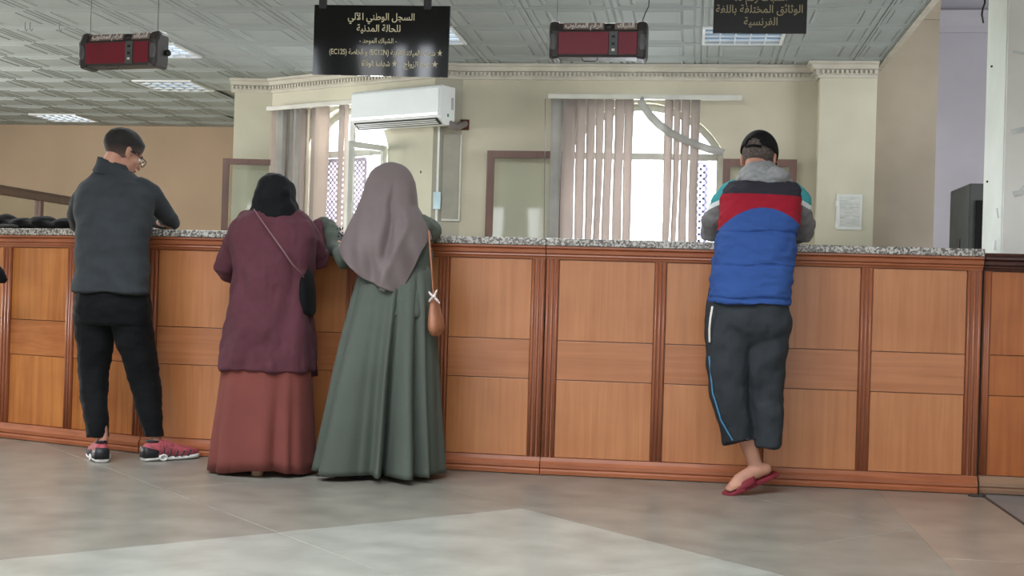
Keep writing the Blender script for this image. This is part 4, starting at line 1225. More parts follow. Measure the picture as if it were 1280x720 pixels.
# trainers
upm = mat('red_pink_mesh_fabric', (164, 76, 84), .7, var=.2, scale=50, bump=.3, bscale=200)
upb = mat('black_trainer_rubber', (34, 34, 38), .5, var=.1)
solem = mat('white_foam_sole', (226, 226, 222), .5, var=.03)
def trainer(heel, toe, parent):
    heel, toe = V(heel), V(toe); heel.z = toe.z = 0
    L = (toe-heel).length+.045; u = (toe-heel).normalized(); s = V((u.y, -u.x, 0))
    o0 = heel-u*.022
    def P(x, y, z): return o0+u*x*L/.29+s*y+V((0, 0, z))
    prof = [(0, .024, .050), (.010, .032, .085), (.04, .037, .104), (.085, .039, .108), (.12, .042, .100), (.16, .047, .084), (.20, .050, .070), (.24, .048, .060), (.268, .040, .052), (.284, .026, .042), (.292, .010, .032)]
    def shell(z0, grow, top=None, cut=1):
        bm = nbm(); prev = None
        for x, w_, h in prof:
            hh = h if top is None else top(x)
            r = []
            for k in range(16):
                a = 2*PI*k/16; ca, sa = math.cos(a), math.sin(a)
                y = math.copysign(abs(ca)**.7, ca)*(w_+grow); z = z0+(hh-z0)*(.5+.5*math.copysign(abs(sa)**.6, sa))
                if sa > 0: y *= 1-.35*sa*min(1, h/.08)
                r.append(bm.verts.new(P(x, y, z)))
            if prev: ringfaces(bm, prev, r)
            else: bm.faces.new(r[::-1])
            prev = r
        bm.faces.new(prev); bmesh.ops.recalc_face_normals(bm, faces=bm.faces); return bm
    sh = obj('trainer', shell(.014, 0), upm, parent, smooth=True)
    obj('sole', shell(.001, .005, lambda x: .028+.006*math.sin(x*28)+(.008 if .06 < x < .12 else 0)), solem, sh, smooth=True)
    # black heel counter, toe guard and ribs
    bm = nbm()
    for x0, x1 in ((-.002, .062),):
        prev = None
        for k in range(6):
            x = x0+(x1-x0)*k/5
            w_ = .029+.010*min(1, k/3)
            r = [bm.verts.new(P(x, y*(w_+.003), z)) for y, z in ((-1, .018), (-1, .05), (-.9, .074-.004*k), (.9, .074-.004*k), (1, .05), (1, .018))]
            if prev: ringfaces(bm, prev, r)
            else: bm.faces.new(r[::-1])
            prev = r
        bm.faces.new(prev)
    bmesh.ops.recalc_face_normals(bm, faces=bm.faces)
    obj('heel_counter', bm, upb, sh, smooth=True)
    for sd in (-1, 1):
        for k in range(5):
            x = .085+k*.034; w_ = .040+.006*min(1, k/2)
            obj('rib', tube(nbm(), [P(x-.008, sd*(w_+.003), .022), P(x+.006, sd*(w_+.001), .045), P(x+.004, sd*w_*.72, max(.05, .088-.011*k))], [.005, .004, .003], 8), upb, sh, smooth=True)
        obj('sole_loop', tube(nbm(), [P(.085+.018*math.cos(a), sd*.046, .018+.013*math.sin(a)) for a in [2*PI*k/12 for k in range(13)]], .005, 8, caps=False), solem, sh, smooth=True)
    for k in range(4):
        x = .118+k*.018; z = .094-.011*k
        obj('lace', tube(nbm(), [P(x, -.024, z-.006), P(x+.004, 0, z+.003), P(x, .024, z-.006)], .0028, 8), mat('grey_white_lace', (200, 196, 196), .8), sh, smooth=True)
    obj('collar_lining', tube(nbm(), [P(.018+.03*(1-math.cos(a)), .024*math.sin(a), .098+.004*math.cos(a)) for a in [2*PI*k/14 for k in range(15)]], .0065, 8, caps=False), upb, sh, smooth=True)
trainer(heL, toL, m1); trainer(heR, toR, m1)
bm = nbm(); tube(bm, [J['wrR']+V((-.09, .06, -.02)), J['wrR']+V((-.075, .03, .07))], .004, 8)
tag(obj('pen', bm, white), 'white pen in the right hand of the man in dark grey', 'pen')

# ---------------------------------------------------------- woman in burgundy tunic
burg = mat('burgundy_tunic_cloth', (88, 50, 59), .85, var=.06, scale=4, bump=.1, bscale=120, sheen=.04)
rust = mat('rust_skirt_cloth', (120, 66, 60), .85, var=.05, scale=4, bump=.1, bscale=120, sheen=.04)
bscarf = mat('black_scarf_cloth', (18, 19, 22), .8, var=.12, scale=5, bump=.1, bscale=100, sheen=.04)
w1_ = thing('person', 'woman in black headscarf, burgundy tunic and rust skirt with a crossbody bag', 'person', onfloor(330, 590))
hc = at(343, 247, 6.03); Mh2 = headM(hc, 8, -22, 0, .95)
heL = onfloor(318, 596)+V((0, .03, .03)); toL = heL+V((-.03, .23, -.012)); heR = onfloor(364, 586)+V((0, .02, .02)); toR = heR+V((.02, .22, 0))
J = dict(neck=at(343, 274, 6.0), chest=at(341, 310, 5.96), belly=at(338, 360, 5.92), pelvis=at(336, 420, 5.90),
         shL=at(303, 288, 5.98), elL=at(283, 336, 6.00), wrL=at(315, 343, 6.14), shR=at(376, 285, 5.98), elR=at(398, 324, 6.05), wrR=rest(at(396, 287, 6.30)),
         hipL=at(318, 440, 5.90), hipR=at(358, 440, 5.90), knL=at(316, 510, 5.90), knR=at(362, 510, 5.95),
         anL=heL+V((0, .03, .08)), anR=heR+V((0, .03, .07)), heL=heL, toL=toL, heR=heR, toR=toR)
body(w1_, Mh2, J, skin2, [(J['wrL'], (1, .2, .1), (0, -.6, .6), -1, .7), (J['wrR'], (-.15, .9, .22), (0, -.3, 1), 1, .35)], .045)
rows = [(262, 316, 370, 6.0, .085), (268, 302, 381, 5.99, .105), (278, 291, 391, 5.98, .125), (296, 285, 396, 5.96, .145), (325, 287, 391, 5.93, .155), (360, 287, 386, 5.905, .16),
        (390, 284, 386, 5.89, .165), (425, 280, 388, 5.875, .178), (450, 277, 390, 5.87, .185), (463, 276, 391, 5.87, .185)]
bm = nbm(); loft(bm, pxrings(rows), 44, 2.3)
sleeve(bm, [at(305, 284, 5.98), at(290, 305, 5.98), at(281, 335, 6.0), at(292, 345, 6.07), at(312, 343, 6.13)], [.06, .060, .056, .045, .036], 18)
sleeve(bm, [at(376, 282, 5.98), at(391, 303, 6.01), at(399, 324, 6.05), at(397, 310, 6.15), at(396, 293, 6.26)], [.058, .056, .050, .043, .034], 18)
bm = fuse(bm, .007, 6)
wrinkle(bm, .030, (7, 7, 2.2), 11, lambda c: .4+.8*max(0, min(1, (1.25-c.z)/.5))); wrinkle(bm, .012, (13, 13, 6), 12); wrinkle(bm, .005, (26, 26, 18), 13)
obj('tunic', bm, burg, w1_, smooth=True)
# longer side panel of the tunic
rp_ = pxrings([(380, 378, 389, 5.93, .05), (430, 381, 392, 5.93, .06), (470, 384, 395.5, 5.93, .07)])
bm = nbm(); loft(bm, rp_, 16, 2); obj('side_panel', bm, mat('dark_burgundy_cloth', (74, 42, 54), .85), w1_, smooth=True)
rows = [(440, 282, 386, 5.87, .160), (465, 279, 388, 5.87, .168), (500, 274, 389, 5.87, .18), (540, 268, 390, 5.87, .195), (570, 264, 391, 5.875, .205), (584, 262, 392, 5.88, .207)]
fo = folds([(226, 5, .7), (300, 7, .9), (268, 12, .4), (250, 4, .3), (320, 6, .5)], [(240, 10, .3), (285, 9, .5), (310, 6, .4)], .13, 1.0, lambda d: .25*math.sin(math.radians(d*7)))
bm = nbm(); loft(bm, pxrings(rows), 160, 2.1, caps=False, fold=fo)
zmin = min(v.co.z for v in bm.verts)
for v in bm.verts:
    t_ = max(0, (zmin+.35-v.co.z)/.35); v.co.z -= .02*t_*math.sin(v.co.x*14+1)*.6
zmin = min(v.co.z for v in bm.verts)
obj('skirt', bm, rust, w1_, smooth=True, solid=.003)
beige = mat('beige_shoe_leather', (176, 146, 116), .5)
def shoe(heel, toe, parent, m, hh=.03):
    heel, toe = V(heel), V(toe); d = toe-heel; d.z = 0; u = d.normalized(); L = d.length+.03
    o0 = V((heel.x, heel.y, 0))-u*.012; s = V((u.y, -u.x, 0))
    bm = nbm(); prev = None
    for x, w_, z0, h in ((0, .024, hh, .075), (.02, .030, hh, .085), (.07, .031, hh*.9, .07), (.13, .036, hh*.35, .055), (.19, .040, .006, .045), (.23, .034, .006, .036), (.255, .014, .006, .022)):
        r = []
        for k in range(14):
            a = 2*PI*k/14; r.append(bm.verts.new(o0+u*x*L/.255+s*math.copysign(abs(math.cos(a))**.7, math.cos(a))*w_*(1 if math.sin(a) < 0 else 1-.3*math.sin(a))+V((0, 0, z0+(h-z0)*(.5+.5*math.sin(a))))))
        if prev: ringfaces(bm, prev, r)
        else: bm.faces.new(r[::-1])
        prev = r
    bm.faces.new(prev)
    sh = obj('shoe', bm, m, parent, smooth=True)
    bm = nbm(); a, b = o0+u*.028, None
    rr_ = [((a.x, a.y, .001), .027, .027), ((a.x, a.y, hh*.6), .026, .026), ((a.x, a.y, hh+.012), .030, .030)]
    loft(bm, rr_[::-1], 16, 3); obj('heel', bm, m, sh, smooth=True)
shoe(heL, toL, w1_, beige, .045)
shoe(heR, toR, w1_, mat('dark_brown_shoe', (60, 48, 42), .5), .025)
rows = [(217.5, 338, 350, 6.01, .03), (220, 331, 357, 6.0, .06), (226, 325, 363, 5.995, .080), (236, 320.5, 367.5, 5.99, .092), (248, 318, 370, 5.985, .098), (260, 316, 371.5, 5.98, .10), (270, 314, 373, 5.98, .105), (277, 318, 371, 5.985, .10)]
bm = nbm(); loft(bm, pxrings(rows, 3), 44, 2.05)
mball(bm, Mh2, (0, -.02, .03), (.090, .108, .094)); 
ball(bm, Mh2 @ V((0, .005, -.10)), (.075, .075, .05))
tube(bm, [Mh2 @ V((.07*math.sin(a), .055*1+.0*math.cos(a), .02+.105*math.cos(a))) for a in [PI*2*k/24 for k in range(25)]], .012, 10, caps=False)
bm = fuse(bm, .005, 4); wrinkle(bm, .010, (9, 9, 14), 21); wrinkle(bm, .006, (22, 18, 12), 22)
obj('headscarf', bm, bscarf, w1_, smooth=True)
# crossbody bag
cb = thing('crossbody_bag', 'black crossbody bag on a thin mauve strap over the burgundy tunic', 'bag', at(383, 395, 5.9))
strapm = mat('mauve_strap', (122, 90, 94), .6)
pts = [at(x, y, Y) for x, y, Y in ((322, 256, 6.02), (317.5, 262, 5.905), (325, 273, 5.842), (340, 294, 5.800), (353, 312, 5.772), (366, 331, 5.772), (376, 341, 5.80), (382, 350, 5.86))]
obj('strap', tube(nbm(), pts, .0038, 8), strapm, cb, smooth=True)
bm = nbm(); loft(bm, pxrings([(334, 380, 386, 5.90, .02), (342, 376, 389, 5.90, .06), (360, 376, 391.5, 5.90, .085), (382, 376, 392, 5.90, .09), (392, 378, 391, 5.90, .08), (396, 381, 389, 5.90, .04)], 4), 24, 2.4)
obj('bag_body', bm, blackf, cb, smooth=True)

# ---------------------------------------------------------- woman in green dress
green = mat('grey_green_dress_cloth', (86, 93, 85), .85, var=.05, scale=3, bump=.08, bscale=120, sheen=.04)
taupe = mat('taupe_scarf_cloth', (120, 108, 108), .85, var=.04, scale=5, bump=.06, bscale=140, sheen=.04)
w2_ = thing('person', 'woman in long taupe headscarf and wide grey-green dress with a tan shoulder bag', 'person', onfloor(475, 600))
hc = at(489, 236, 6.05); Mh3 = headM(hc, -8, -20, 0, .97)
heL = V((-1.62, 5.86, .01)); toL = heL+V((-.03, .22, 0)); heR = V((-1.42, 5.88, .01)); toR = heR+V((.03, .22, 0))
J = dict(neck=at(489, 264, 6.03), chest=at(491, 305, 5.98), belly=at(492, 350, 5.95), pelvis=at(490, 410, 5.93),
         shL=at(456, 286, 6.0), elL=at(427, 314, 6.10), wrL=rest(at(404, 281, 6.44)), shR=at(526, 282, 6.0), elR=at(540, 292, 6.16), wrR=rest(at(524, 288, 6.40)),
         hipL=at(470, 425, 5.93), hipR=at(510, 425, 5.93), knL=at(466, 500, 5.92), knR=at(510, 500, 5.93),
         anL=heL+V((0, .03, .08)), anR=heR+V((0, .03, .08)), heL=heL, toL=toL, heR=heR, toR=toR)
body(w2_, Mh3, J, skin2, [(J['wrL'], (-.1, 1, -.05), (0, 0, 1), 1, .3), (J['wrR'], (-.5, .8, -.05), (0, 0, 1), 1, .4)], .045)
bm = nbm()
loft(bm, pxrings([(262, 468, 512, 6.02, .06), (272, 454, 526, 6.02, .085), (290, 449, 534, 6.01, .105), (320, 449, 538, 5.985, .115), (350, 449, 539, 5.95, .125), (375, 446, 541, 5.93, .145), (395, 444, 541, 5.93, .15)]), 40, 2.3)
sleeve(bm, [at(458, 284, 6.0), at(445, 303, 6.03), at(432, 321, 6.07), at(420, 308, 6.17), at(410, 292, 6.27), at(405, 285, 6.33)], [.058, .056, .053, .046, .042, .042], 18)
sleeve(bm, [at(524, 280, 6.0), at(535, 286, 6.06), at(541, 291, 6.16), at(534, 289, 6.28), at(526, 287, 6.37)], [.058, .056, .050, .042, .036], 18)
bm = fuse(bm, .007, 5); wrinkle(bm, .016, (9, 9, 7), 31); wrinkle(bm, .008, (22, 22, 16), 32)
obj('bodice', bm, green, w2_, smooth=True)
rows = [(328, 453, 535, 5.965, .105), (342, 449, 539, 5.95, .122), (357, 445, 541, 5.937, .138), (380, 439, 543, 5.93, .155), (420, 430, 544, 5.93, .175), (460, 422, 545, 5.93, .195), (500, 415, 546, 5.93, .21), (550, 406, 548, 5.935, .225), (588, 399, 549, 5.94, .235)]
fo = folds([(216, 4, .8), (270, 9, 1.0), (286, 3.2, 1.7), (293, 4, .8), (316, 4, 1.2), (258, 4, .3), (335, 8, .6)],
           [(238, 14, .9), (279.5, 3.5, .9), (302, 8, .9), (326, 6, .6), (205, 7, .3)], .33, .8, lambda d: .3*math.sin(math.radians(d*9)) if d < 190 else .05*math.sin(math.radians(d*11)))
bm = nbm(); loft(bm, pxrings(rows), 260, 2.05, caps=False, fold=fo)
zmin = min(v.co.z for v in bm.verts)
obj('skirt', bm, green, w2_, smooth=True, solid=.003)
obj('fabric_tag', box(nbm(), at(478, 361, 5.775)+V((-.014, 0, -.010)), at(478, 361, 5.775)+V((.014, .004, .010)), Matrix.Rotation(.4, 3, 'Y'), at(478, 361, 5.775)), mat('woven_tag', (130, 132, 130), .7), w2_)
lace = nbm()
for k in range(14):
    p = at(421+random.uniform(0, 8), 284+random.uniform(0, 12), 6.10); ball(lace, p, (.0045, .004, .005), n=8)
obj('cuff_trim', lace, black, w2_, smooth=True)
# scarf
prof = [(203.5, 487, 493), (206, 478, 502), (210, 470, 508), (216, 464, 513), (228, 459, 518), (244, 454.5, 520), (258, 449.5, 521), (268, 445, 527), (280, 439, 534), (295, 432, 538), (312, 426, 540), (340, 426, 540), (370, 428, 540)]
def sil(y):
    for (y0, a0_, b0_), (y1, a1_, b1_) in zip(prof, prof[1:]):
        if y <= y1:
            t_ = (y-y0)/(y1-y0); t_ = max(0, t_); return a0_+(a1_-a0_)*t_, b0_+(b1_-b0_)*t_
    return prof[-1][1:]
hem = [(-1, 313), (-.66, 334), (-.33, 349), (.1, 361), (.46, 369), (.60, 353), (.76, 331), (.88, 314), (1, 300)]
def hemy(c_):
    for (x0_, y0_), (x1_, y1_) in zip(hem, hem[1:]):
        if c_ <= x1_: return y0_+(y1_-y0_)*(c_-x0_)/(x1_-x0_)
    return 300
bm = nbm(); nU, nV = 220, 70; grid = []
for i in range(nV+1):
    row = []
    for k in range(nU):
        a = 2*PI*k/nU; ca, sa = [math.copysign(abs(q_)**.8, q_) for q_ in (math.cos(a), math.sin(a))]
        hy = hemy(ca) if sa < .2 else 300-8*sa
        y = 203.5+(hy-203.5)*(i/nV)**1.15
        l, r = sil(y); tt = min(1, max(0, (y-203.5)/55))
        dd = .03+.095*math.sqrt(tt)+.045*min(1, max(0, (y-258)/60))
        Yc = 6.035-.03*min(1, tt)-.045*min(1, max(0, (y-250)/60))
        P0_, P1_ = at(l, y, Yc), at(r, y, Yc)
        cxx, hw_ = (P0_.x+P1_.x)/2, (P1_.x-P0_.x)/2
        fr = 1.0
        dn = max(0, (y-225)/120)
        ang = math.degrees(a)
        px_ = ca
        # drape folds: one long hanging loop down the middle of the back and slanting pleats beneath it
        fr += .09*dn*math.sin(px_*8+dn*5.5)+.06*dn*math.sin(px_*15-dn*8+1)
        fr -= .20*math.exp(-((px_-.35+.28*dn)/.09)**2)*min(1, dn*2.2)*(1 if y < 322 else max(0, 1-(y-322)/16))
        fr += .12*math.exp(-((px_-.12+.1*dn)/.12)**2)*min(1, dn*2)
        fr += .13*math.exp(-((px_-.75+.9*(dn-.35))/.10)**2)*min(1, dn*2)
        row.append(bm.verts.new((cxx+ca*hw_, Yc+sa*dd*fr, P0_.z+(P1_.z-P0_.z)*(ca+1)/2)))
    grid.append(row)
for i in range(nV):
    for k in range(nU):
        a = 2*PI*(k+.5)/nU
        y_ = grid[i][k].co.z
        lz = (Mh3.inverted() @ grid[i][k].co)
        if lz.y > .05 and (lz.x/.056)**2+((lz.z+.028)/.062)**2 < 1: continue
        j = (k+1) % nU; bm.faces.new((grid[i][k], grid[i][j], grid[i+1][j], grid[i+1][k]))
bm.faces.new(grid[0][::-1])
bmesh.ops.recalc_face_normals(bm, faces=bm.faces)
for _ in range(2): bmesh.ops.smooth_vert(bm, verts=bm.verts, factor=.5, use_axis_x=True, use_axis_y=True, use_axis_z=True)
obj('headscarf', bm, taupe, w2_, smooth=True, solid=.004)
# shoulder bag
tanl = mat('tan_leather', (168, 112, 84), .5, var=.08, scale=10)
sb = thing('shoulder_bag', 'tan leather shoulder bag with a knotted ribbon at the hip of the woman in green', 'bag', at(545, 418, 5.9))
obj('strap', tube(nbm(), [at(536, 290, 5.95), at(537.5, 308, 5.90), at(540, 340, 5.89), at(542, 368, 5.89)], .0075, 8, Matrix(((.6, 0, 0), (0, 1.3, 0), (0, 0, 1)))), tanl, sb, smooth=True)
bm = nbm(); loft(bm, pxrings([(372, 539, 546, 5.89, .03), (384, 538, 549, 5.89, .07), (400, 537, 553, 5.89, .095), (411, 537, 554, 5.89, .10), (417, 539, 551, 5.89, .085), (420, 542, 547, 5.89, .05)], 4), 24, 2.4)
obj('bag_body', bm, tanl, sb, smooth=True)
rib = mat('white_printed_ribbon', (220, 206, 204), .6, var=.2, scale=60)
bm = nbm(); q = at(542, 371, 5.83); ball(bm, q, (.011, .011, .010), n=12)
for dx, dz in ((-.022, .022), (.014, .03), (-.02, -.022), (.028, -.028)): tube(bm, [q, q+V((dx*.6, -.004, dz*.5)), q+V((dx, 0, dz))], [.005, .006, .004], 8)
obj('ribbon', bm, rib, sb, smooth=True)

# ---------------------------------------------------------- man in blue vest (right)
def band_mat(name, stops, fn_nodes):
    "sharp colour bands driven by a height field built in nodes"
    m = D.materials.new(name); m.use_nodes = True; nt = m.node_tree; N = nt.nodes; L = nt.links; b = N['Principled BSDF']
    val = fn_nodes(N, L)
    rp = N.new('ShaderNodeValToRGB'); rp.color_ramp.interpolation = 'CONSTANT'; e = rp.color_ramp.elements
    e[0].position = 0; e[0].color = (*srgb(stops[0][1]), 1); e[1].position = stops[1][0]; e[1].color = (*srgb(stops[1][1]), 1)
    for p_, c_ in stops[2:]:
        x = e.new(p_); x.color = (*srgb(c_), 1)
    L.new(val, rp.inputs[0]); L.new(rp.outputs[0], b.inputs['Base Color']); b.inputs['Roughness'].default_value = .85; b.inputs['Specular IOR Level'].default_value = .15
    return m
base = onfloor(935, 616)
m2 = thing('person', 'man in black cap, blue, red and charcoal vest and cropped dark trousers, at the right', 'person', base)
hc = at(949, 199, 6.28); Mh4 = headM(hc, -20, -22, 0, 1.0)
zl = lambda y, Y=6.05: at(945, y, Y).z-base.z
xl = lambda x, y=300, Y=6.05: at(x, y, Y).x-base.x
def vest_fn(N, L):
    tc = N.new('ShaderNodeTexCoord'); sp = N.new('ShaderNodeSeparateXYZ'); L.new(tc.outputs['Object'], sp.inputs[0])
    dx = mnode(N, L, 'SUBTRACT', sp.outputs[0], xl(952)); d2 = mnode(N, L, 'MULTIPLY', dx, dx)
    # lower edge of the red band arches: centre y 262, ends y 284
    k = (zl(262)-zl(283))/(xl(1000)-xl(952))**2
    lowz = mnode(N, L, 'MULTIPLY_ADD', d2, -k, zl(261))
    upz = mnode(N, L, 'MULTIPLY_ADD', dx, -.02, zl(243.5))
    a = mnode(N, L, 'GREATER_THAN', sp.outputs[2], lowz); b_ = mnode(N, L, 'GREATER_THAN', sp.outputs[2], upz)
    return mnode(N, L, 'MULTIPLY_ADD', mnode(N, L, 'ADD', a, b_), .3, .1)
vestm = band_mat('three_colour_vest_fabric', [(0, (54, 84, 146)), (.3, (152, 32, 48)), (.6, (52, 50, 58))], vest_fn)
def sleeve_fn(N, L):
    tc = N.new('ShaderNodeTexCoord'); sp = N.new('ShaderNodeSeparateXYZ'); L.new(tc.outputs['Object'], sp.inputs[0])
    ax = mnode(N, L, 'ABSOLUTE', mnode(N, L, 'SUBTRACT', sp.outputs[0], xl(952)))
    z = mnode(N, L, 'MULTIPLY_ADD', ax, .45, sp.outputs[2])
    o_ = .45*(xl(1003)-xl(952))
    a = mnode(N, L, 'GREATER_THAN', z, zl(254)+o_); b_ = mnode(N, L, 'GREATER_THAN', z, zl(248)+o_)
    return mnode(N, L, 'MULTIPLY_ADD', mnode(N, L, 'ADD', a, b_), .3, .1)
slm = band_mat('grey_sleeve_with_teal_yoke', [(0, (124, 124, 126)), (.3, (226, 230, 232)), (.6, (72, 158, 164))], sleeve_fn)
hoodm = mat('grey_marl_hood', (146, 147, 148), .9, var=.06, scale=40, bump=.15, bscale=140, sheen=.03)
pantm = mat('charcoal_trouser_cloth', (54, 58, 62), .85, var=.06, scale=8, bump=.1, bscale=100)
heL = at(958, 596, 6.03); toL = at(914, 613, 5.93); toL.z = .022; heL.z = .085
d_ = (toL-heL).normalized()
J = dict(neck=at(951, 226, 6.19), chest=at(951, 262, 6.12), belly=at(945, 320, 6.03), pelvis=at(938, 375, 5.98),
         shL=at(912, 242, 6.14), elL=at(889, 290, 6.30), wrL=rest(at(912, 292, 6.50)), shR=at(990, 242, 6.14), elR=at(1006, 292, 6.30), wrR=rest(at(982, 294, 6.50)),
         hipL=at(918, 395, 5.97), hipR=at(958, 395, 5.98), knL=at(917, 480, 5.97), knR=at(956, 475, 6.03),
         anL=at(943, 577, 6.0), anR=at(958, 540, 6.06), heL=heL, toL=toL, heR=at(958, 547, 6.03), toR=at(956, 541, 6.25))
bm = nbm()
add_head(bm, Mh4, J['neck'], .055)
tube(bm, [J['neck'], J['chest'], J['belly'], J['pelvis']], [.062, .1, .1, .1], 20)
for s in 'LR':
    tube(bm, [J['neck'], J['sh'+s]], [.05, .04], 14); tube(bm, [J['sh'+s], J['el'+s], J['wr'+s]], [.042, .036, .024], 14)
tube(bm, [J['pelvis'], J['hipR'], J['knR'], J['anR']], [.07, .068, .048, .032], 16); add_foot(bm, J['anR'], J['heR'], J['toR'])
tube(bm, [J['pelvis'], J['hipL'], J['knL'], at(929, 530, 5.98), at(938, 560, 5.99), at(943, 578, 6.0), at(947, 588, 6.01)], [.07, .068, .052, .054, .040, .033, .036], 18)
# the visible bare foot, heel raised
up = V((0, 0, 1)); sd = d_.cross(up).normalized(); un = sd.cross(d_)
L_ = (toL-heL).length
tube(bm, [heL+un*.030, heL+d_*.05+un*.036, heL+d_*.10+un*.034, heL+d_*L_*.75+un*.026, heL+d_*L_*.95+un*.016], [.031, .036, .033, .032, .022], 16)
tube(bm, [at(947, 588, 6.01), heL+un*.035+d_*.03], [.036, .034], 14)
for k, (o_, r_, l_) in enumerate(((-.026, .012, 1.12), (-.010, .009, 1.14), (.004, .009, 1.11), (.017, .0085, 1.07), (.028, .008, 1.02))):
    tube(bm, [heL+d_*L_*.8+sd*o_+un*.014, heL+d_*L_*l_*.98+sd*o_+un*.012], [r_, r_*.9], 10)
for W, u, n, s_, cu in [(J['wrL'], (.9, .5, -.08), (0, 0, 1), -1, .4), (J['wrR'], (-.9, .5, -.08), (0, 0, 1), 1, .4)]: add_hand(bm, W, u, n, s_, cu)
obj('body', fuse(bm, .005, 3), skin, m2, smooth=True); face_parts(Mh4, m2)
# slipper
redr = mat('dark_red_rubber', (132, 40, 54), .5, var=.06, scale=10)
bm = nbm(); prev = None
for x, w_ in ((-.055, .018), (-.045, .030), (0, .036), (.06, .036), (.12, .040), (L_*.8, .045), (L_, .040), (L_+.035, .028), (L_+.045, .012)):
    c_ = heL+d_*x-un*.010
    if x > L_*.5: c_ = c_+un*0
    r = [bm.verts.new(c_+sd*w_*a_+un*b_) for a_, b_ in ((-1, -.010), (-1.02, 0), (-1, .010), (1, .010), (1.02, 0), (1, -.010))]
    if prev: ringfaces(bm, prev, r)
    else: bm.faces.new(r)
    prev = r
bm.faces.new(prev[::-1]); bmesh.ops.recalc_face_normals(bm, faces=bm.faces)
mn = min(v.co.z for v in bm.verts); 
sl_ = obj('slipper', bm, redr, m2, bevel=.004)
bm = nbm(); rows_ = []
for k in range(7):
    x = L_*.42+k*(L_*.55)/6; hgt = .062-.028*k/6; w_ = .042-.002*abs(k-3)
    rows_.append([bm.verts.new(heL+d_*x+sd*w_*math.cos(PI*j/10)*1.04+un*(-.008+hgt*math.sin(PI*j/10))) for j in range(11)])
for a_, b_ in zip(rows_, rows_[1:]): ringfaces(bm, a_, b_, False)
obj('slipper_band', bm, redr, sl_, smooth=True, solid=.006)
# trousers
bm = nbm(); loft(bm, pxrings([(362, 888, 984, 5.98, .135), (378, 885, 987, 5.98, .14), (395, 882, 987, 5.98, .145), (412, 881, 987, 5.98, .135), (428, 890, 978, 5.98, .10), (440, 905, 962, 5.98, .05)]), 36, 2.4)
loft(bm, pxrings([(395, 882, 940, 5.97, .12), (425, 880.5, 938, 5.965, .12), (455, 882, 936, 5.96, .115), (480, 886, 934, 5.96, .11), (505, 891, 936, 5.96, .10), (528, 898, 941, 5.965, .092), (548, 904, 944.5, 5.97, .088)]), 28, 2.2)
loft(bm, pxrings([(395, 928, 987, 5.99, .12), (430, 927, 985, 6.0, .12), (460, 927, 982, 6.01, .115), (490, 929, 980, 6.02, .11), (520, 934, 978, 6.02, .105), (557, 941, 976, 6.02, .10)]), 28, 2.4)
bm = fuse(bm, .007, 10); wrinkle(bm, .018, (6, 6, 5), 41); wrinkle(bm, .009, (15, 15, 12), 42)
zh = at(905, 556, 5.97).z
for v in bm.verts:
    x = (v.co.x-at(905, 550, 5.97).x)
    if v.co.x < at(942, 550, 5.97).x and v.co.z < zh+.09: v.co.z -= max(0, .035-x*.25)*min(1, (zh+.09-v.co.z)/.06)
obj('trousers', bm, pantm, m2, smooth=True)
def piping(name, pts, r, m):
    obj(name, tube(nbm(), [at(*p) for p in pts], r, 8), m, m2, smooth=True)
piping('white_piping', [(890.5, 384, 5.86), (888, 398, 5.865), (886.8, 412, 5.87), (887, 427, 5.875)], .005, whitel)
bluem = mat('blue_piping', (70, 130, 168), .7)
piping('blue_piping', [(886.5, 446, 5.885), (888.5, 470, 5.885), (891, 492, 5.885), (895.5, 506, 5.88), (901, 525, 5.885), (910, 541, 5.885), (915.5, 550, 5.885)], .004, bluem)
# vest
rows = [(224, 926, 978, 6.17, .08), (230, 909, 996, 6.16, .11), (238, 903, 1002, 6.145, .13), (250, 901, 1003, 6.125, .145), (268, 899, 1001, 6.10, .155), (290, 895, 997, 6.07, .158), (315, 892.5, 994.5, 6.035, .155),
        (345, 888.5, 991.5, 6.0, .152), (368, 885.5, 989, 5.98, .152), (380, 884.5, 988.5, 5.975, .150)]
bm = nbm(); loft(bm, pxrings(rows), 44, 2.5)
bm = fuse(bm, .006, 4)
# quilted seams
for zz in (at(945, 291, 6.0).z, at(945, 333, 5.95).z, at(945, 374, 5.9).z):
    for v in bm.verts:
        d = v.co.z-zz-.004*math.sin(v.co.x*22)
        v.co.y += math.copysign(.010*math.exp(-(d/.006)**2), 6.02-v.co.y) if v.normal.length == 0 or True else 0
wrinkle(bm, .009, (7, 7, 13), 51); wrinkle(bm, .006, (18, 18, 34), 52)
obj('vest', bm, vestm, m2, smooth=True)
bm = nbm()
sleeve(bm, [at(914, 240, 6.14), at(905, 250, 6.16), at(894, 272, 6.22), at(889, 289, 6.31), at(898, 292, 6.40), at(912, 292, 6.49)], [.055, .057, .060, .056, .046, .036], 18)
sleeve(bm, [at(988, 240, 6.14), at(997, 250, 6.16), at(1003, 272, 6.22), at(1006, 291, 6.31), at(998, 293, 6.40), at(984, 294, 6.49)], [.055, .056, .055, .051, .046, .036], 18)
bm = fuse(bm, .006, 3); wrinkle(bm, .012, (12, 12, 12), 53); wrinkle(bm, .005, (26, 26, 26), 54)
obj('hoodie_sleeves', bm, slm, m2, smooth=True)
bm = nbm()
loft(bm, pxrings([(202, 940, 964, 6.205, .05), (207, 932, 973, 6.19, .072), (214, 926, 981, 6.175, .09), (222, 921, 988, 6.16, .105), (229, 922, 990, 6.15, .110), (234, 934, 988, 6.15, .100)], 4), 40, 2.1)
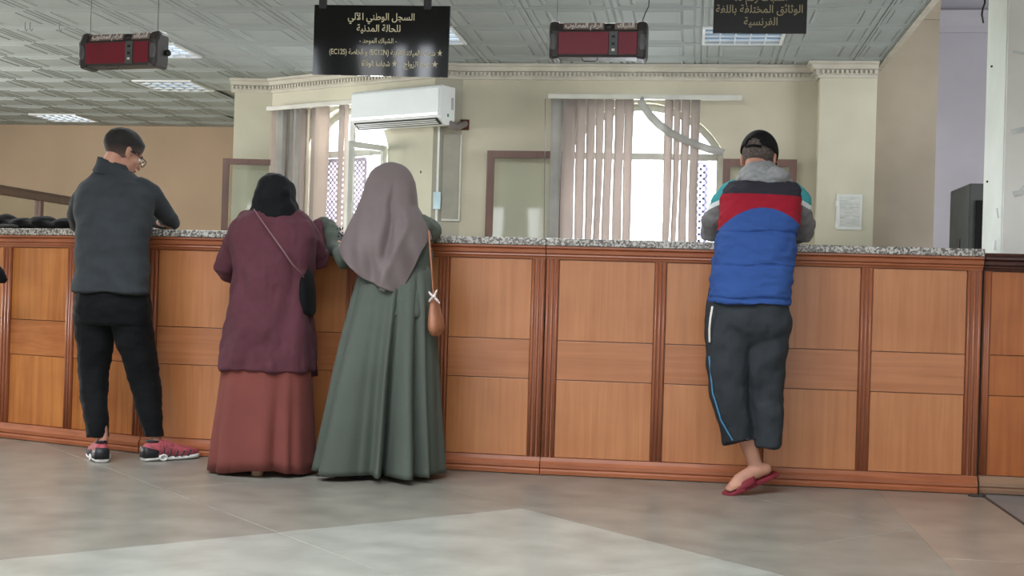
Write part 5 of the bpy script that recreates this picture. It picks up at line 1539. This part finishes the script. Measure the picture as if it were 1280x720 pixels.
ball(bm, at(972, 220, 6.075), (.055, .035, .045), Matrix.Rotation(.6, 3, 'Y')); tube(bm, [at(926, 230, 6.09), at(945, 219, 6.075), at(962, 226, 6.065), at(982, 231, 6.08)], [.014, .020, .022, .016], 12)
bm = fuse(bm, .005, 8); wrinkle(bm, .014, (9, 9, 18), 55); wrinkle(bm, .006, (26, 26, 34), 56)
obj('hood', bm, hoodm, m2, smooth=True)
# greying hair and cap
bm = cranium_cap(Mh4, (.0795, .101, .086), lambda q_: q_.z > -.06+.6*max(0, q_.y+.03) and q_.y < .05)
for v in bm.verts: v.co = Mh4 @ v.co
obj('hair', bm, mat('greying_short_hair', (98, 88, 84), .9, var=.2, scale=90, bump=.4, bscale=250), m2, smooth=True, solid=.004)
capm = mat('black_cap_cotton', (26, 25, 28), .8, var=.1, scale=12, bump=.1, bscale=150)
def capkeep(q_):
    if q_.z < .012+.10*(q_.y+.1)*.5: return False
    if q_.y < 0 and abs(q_.x) < .032 and (q_.z-.012) < .034*math.sqrt(max(0, 1-(q_.x/.032)**2))+.006: return False
    return True
bm = cranium_cap(Mh4, (.0885, .111, .108), capkeep, 72)
for v in bm.verts: v.co = Mh4 @ v.co
cap_ = obj('cap', bm, capm, m2, smooth=True, solid=.004)
obj('cap_strap', tube(nbm(), [Mh4 @ V((x, -.012-.112*math.sqrt(max(0, 1-(x/.0885)**2))*.98, .010)) for x in (-.036, -.018, 0, .018, .036)], .006, 8), capm, cap_)
obj('cap_button', ball(nbm(), Mh4 @ V((0, -.012, .139)), (.008, .008, .005)), capm, cap_)
bm = nbm(); rows_ = []
for k in range(8):
    t_ = k/7; r = []
    for j in range(15):
        a = PI*(.12+.76*j/14)
        x = math.cos(a)*(.086+.0*t_); y = -.012+math.sin(a)*.108
        r.append(bm.verts.new(Mh4 @ V((x*(1-.12*t_*t_), y+t_*.072*math.sin(a)**1.0, .022-.014*t_-.030*(x/.086)**2))))
    rows_.append(r)
for a_, b_ in zip(rows_, rows_[1:]): ringfaces(bm, a_, b_, False)
obj('cap_brim', bm, capm, cap_, smooth=True, solid=.003)
